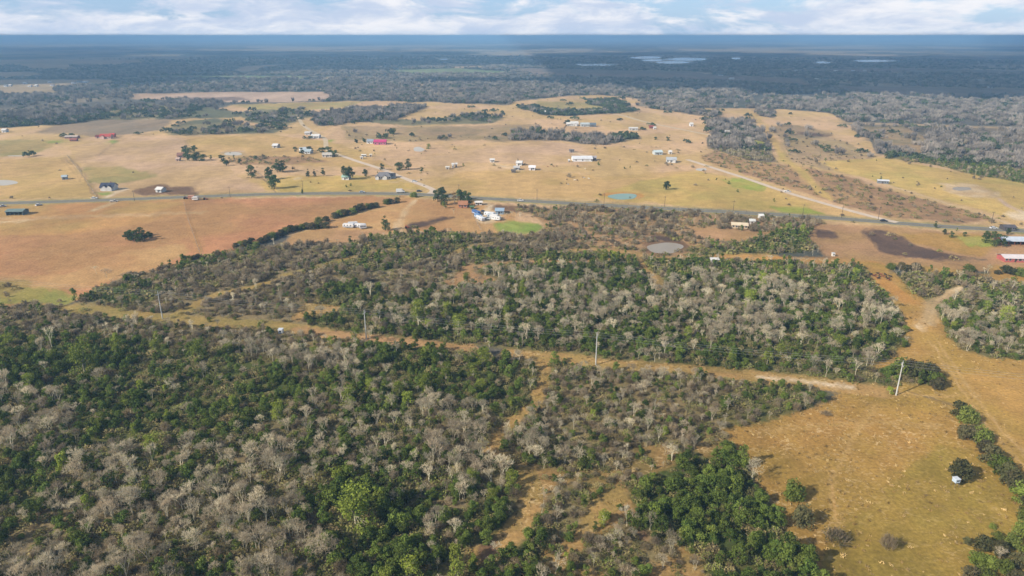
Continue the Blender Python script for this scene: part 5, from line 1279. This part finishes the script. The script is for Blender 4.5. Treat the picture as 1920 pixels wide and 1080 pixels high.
def gn_scatter(name, pts, kind, label):
    """everything past the nearest 300 of a kind: one object of instances"""
    n = len(pts); me = bpy.data.meshes.new(name); me.vertices.add(n)
    co = np.zeros((n, 3), np.float32); co[:, :2] = pts[:, :2]; me.vertices.foreach_set('co', co.ravel())
    for an, col in (('rz', 3), ('sc', 4), ('asp', 7)):
        at_ = me.attributes.new(an, 'FLOAT', 'POINT'); at_.data.foreach_set('value', pts[:, col].astype(np.float32))
    at_ = me.attributes.new('vi', 'INT', 'POINT'); at_.data.foreach_set('value', (pts[:, 5]*10+pts[:, 6]).astype(np.int32))
    o = bpy.data.objects.new(name, me); COL.objects.link(o); o['kind'] = 'stuff'; o['label'] = label
    ng = bpy.data.node_groups.new(name, 'GeometryNodeTree')
    ng.interface.new_socket('Geometry', in_out='INPUT', socket_type='NodeSocketGeometry'); ng.interface.new_socket('Geometry', in_out='OUTPUT', socket_type='NodeSocketGeometry')
    N = ng.nodes; L = ng.links; gi = N.new('NodeGroupInput'); go = N.new('NodeGroupOutput'); jn = N.new('GeometryNodeJoinGeometry')
    def attr(nm_, t):
        a = N.new('GeometryNodeInputNamedAttribute'); a.data_type = t; a.inputs['Name'].default_value = nm_; return [s for s in a.outputs if s.enabled][0]
    vi = attr('vi', 'INT'); rz = attr('rz', 'FLOAT'); sc = attr('sc', 'FLOAT')
    asp = attr('asp', 'FLOAT'); cb = N.new('ShaderNodeCombineXYZ'); L.new(rz, cb.inputs[2])
    ml = N.new('ShaderNodeMath'); ml.operation = 'MULTIPLY'; L.new(sc, ml.inputs[0]); L.new(asp, ml.inputs[1])
    cs = N.new('ShaderNodeCombineXYZ'); L.new(sc, cs.inputs[0]); L.new(sc, cs.inputs[1]); L.new(ml.outputs[0], cs.inputs[2])
    for v in sorted(set((pts[:, 5]*10+pts[:, 6]).astype(int))):
        tier, k = divmod(v, 10); so = SOURCES[kind][tier][k]
        cmp_ = N.new('FunctionNodeCompare'); cmp_.data_type = 'INT'; cmp_.operation = 'EQUAL'
        ins = [s for s in cmp_.inputs if s.enabled]; L.new(vi, ins[0]); ins[1].default_value = v
        ip = N.new('GeometryNodeInstanceOnPoints'); oi = N.new('GeometryNodeObjectInfo'); oi.inputs['Object'].default_value = so; oi.transform_space = 'ORIGINAL'
        oi.inputs['As Instance'].default_value = True
        L.new(gi.outputs[0], ip.inputs['Points']); L.new(cmp_.outputs[0], ip.inputs['Selection']); L.new(oi.outputs['Geometry'], ip.inputs['Instance'])
        L.new(cb.outputs[0], ip.inputs['Rotation']); L.new(cs.outputs[0], ip.inputs['Scale']); L.new(ip.outputs[0], jn.inputs[0])
    L.new(jn.outputs[0], go.inputs[0])
    md = o.modifiers.new('scatter', 'NODES'); md.node_group = ng
    return o
N_IND = {'bare': 296, 'green': 180, 'lime': 60, 'brush': 290}
gn_scatter('grass_tufts', PTS['tuft'], 'tuft', 'straw-coloured grass tufts over the pasture'); rest_u = PTS['under']; gn_scatter('undergrowth', rest_u, 'under', 'mixed green and brown undergrowth on the floor of the woods')
for k_, (nm_, lb_) in {'bare': ('leafless_woods', 'grey leafless trees filling the woods out to the horizon'), 'green': ('evergreen_woods', 'dark green trees and bushes filling the woods'), 'lime': ('leafing_woods', 'light green trees scattered through the woods'), 'brush': ('brushwood', 'low grey-brown brush covering the ground between the trees')}.items():
    rest = individuals(k_, N_IND[k_]); print(k_, len(PTS[k_]), len(rest))
    if len(rest): gn_scatter(nm_, rest, k_, lb_)
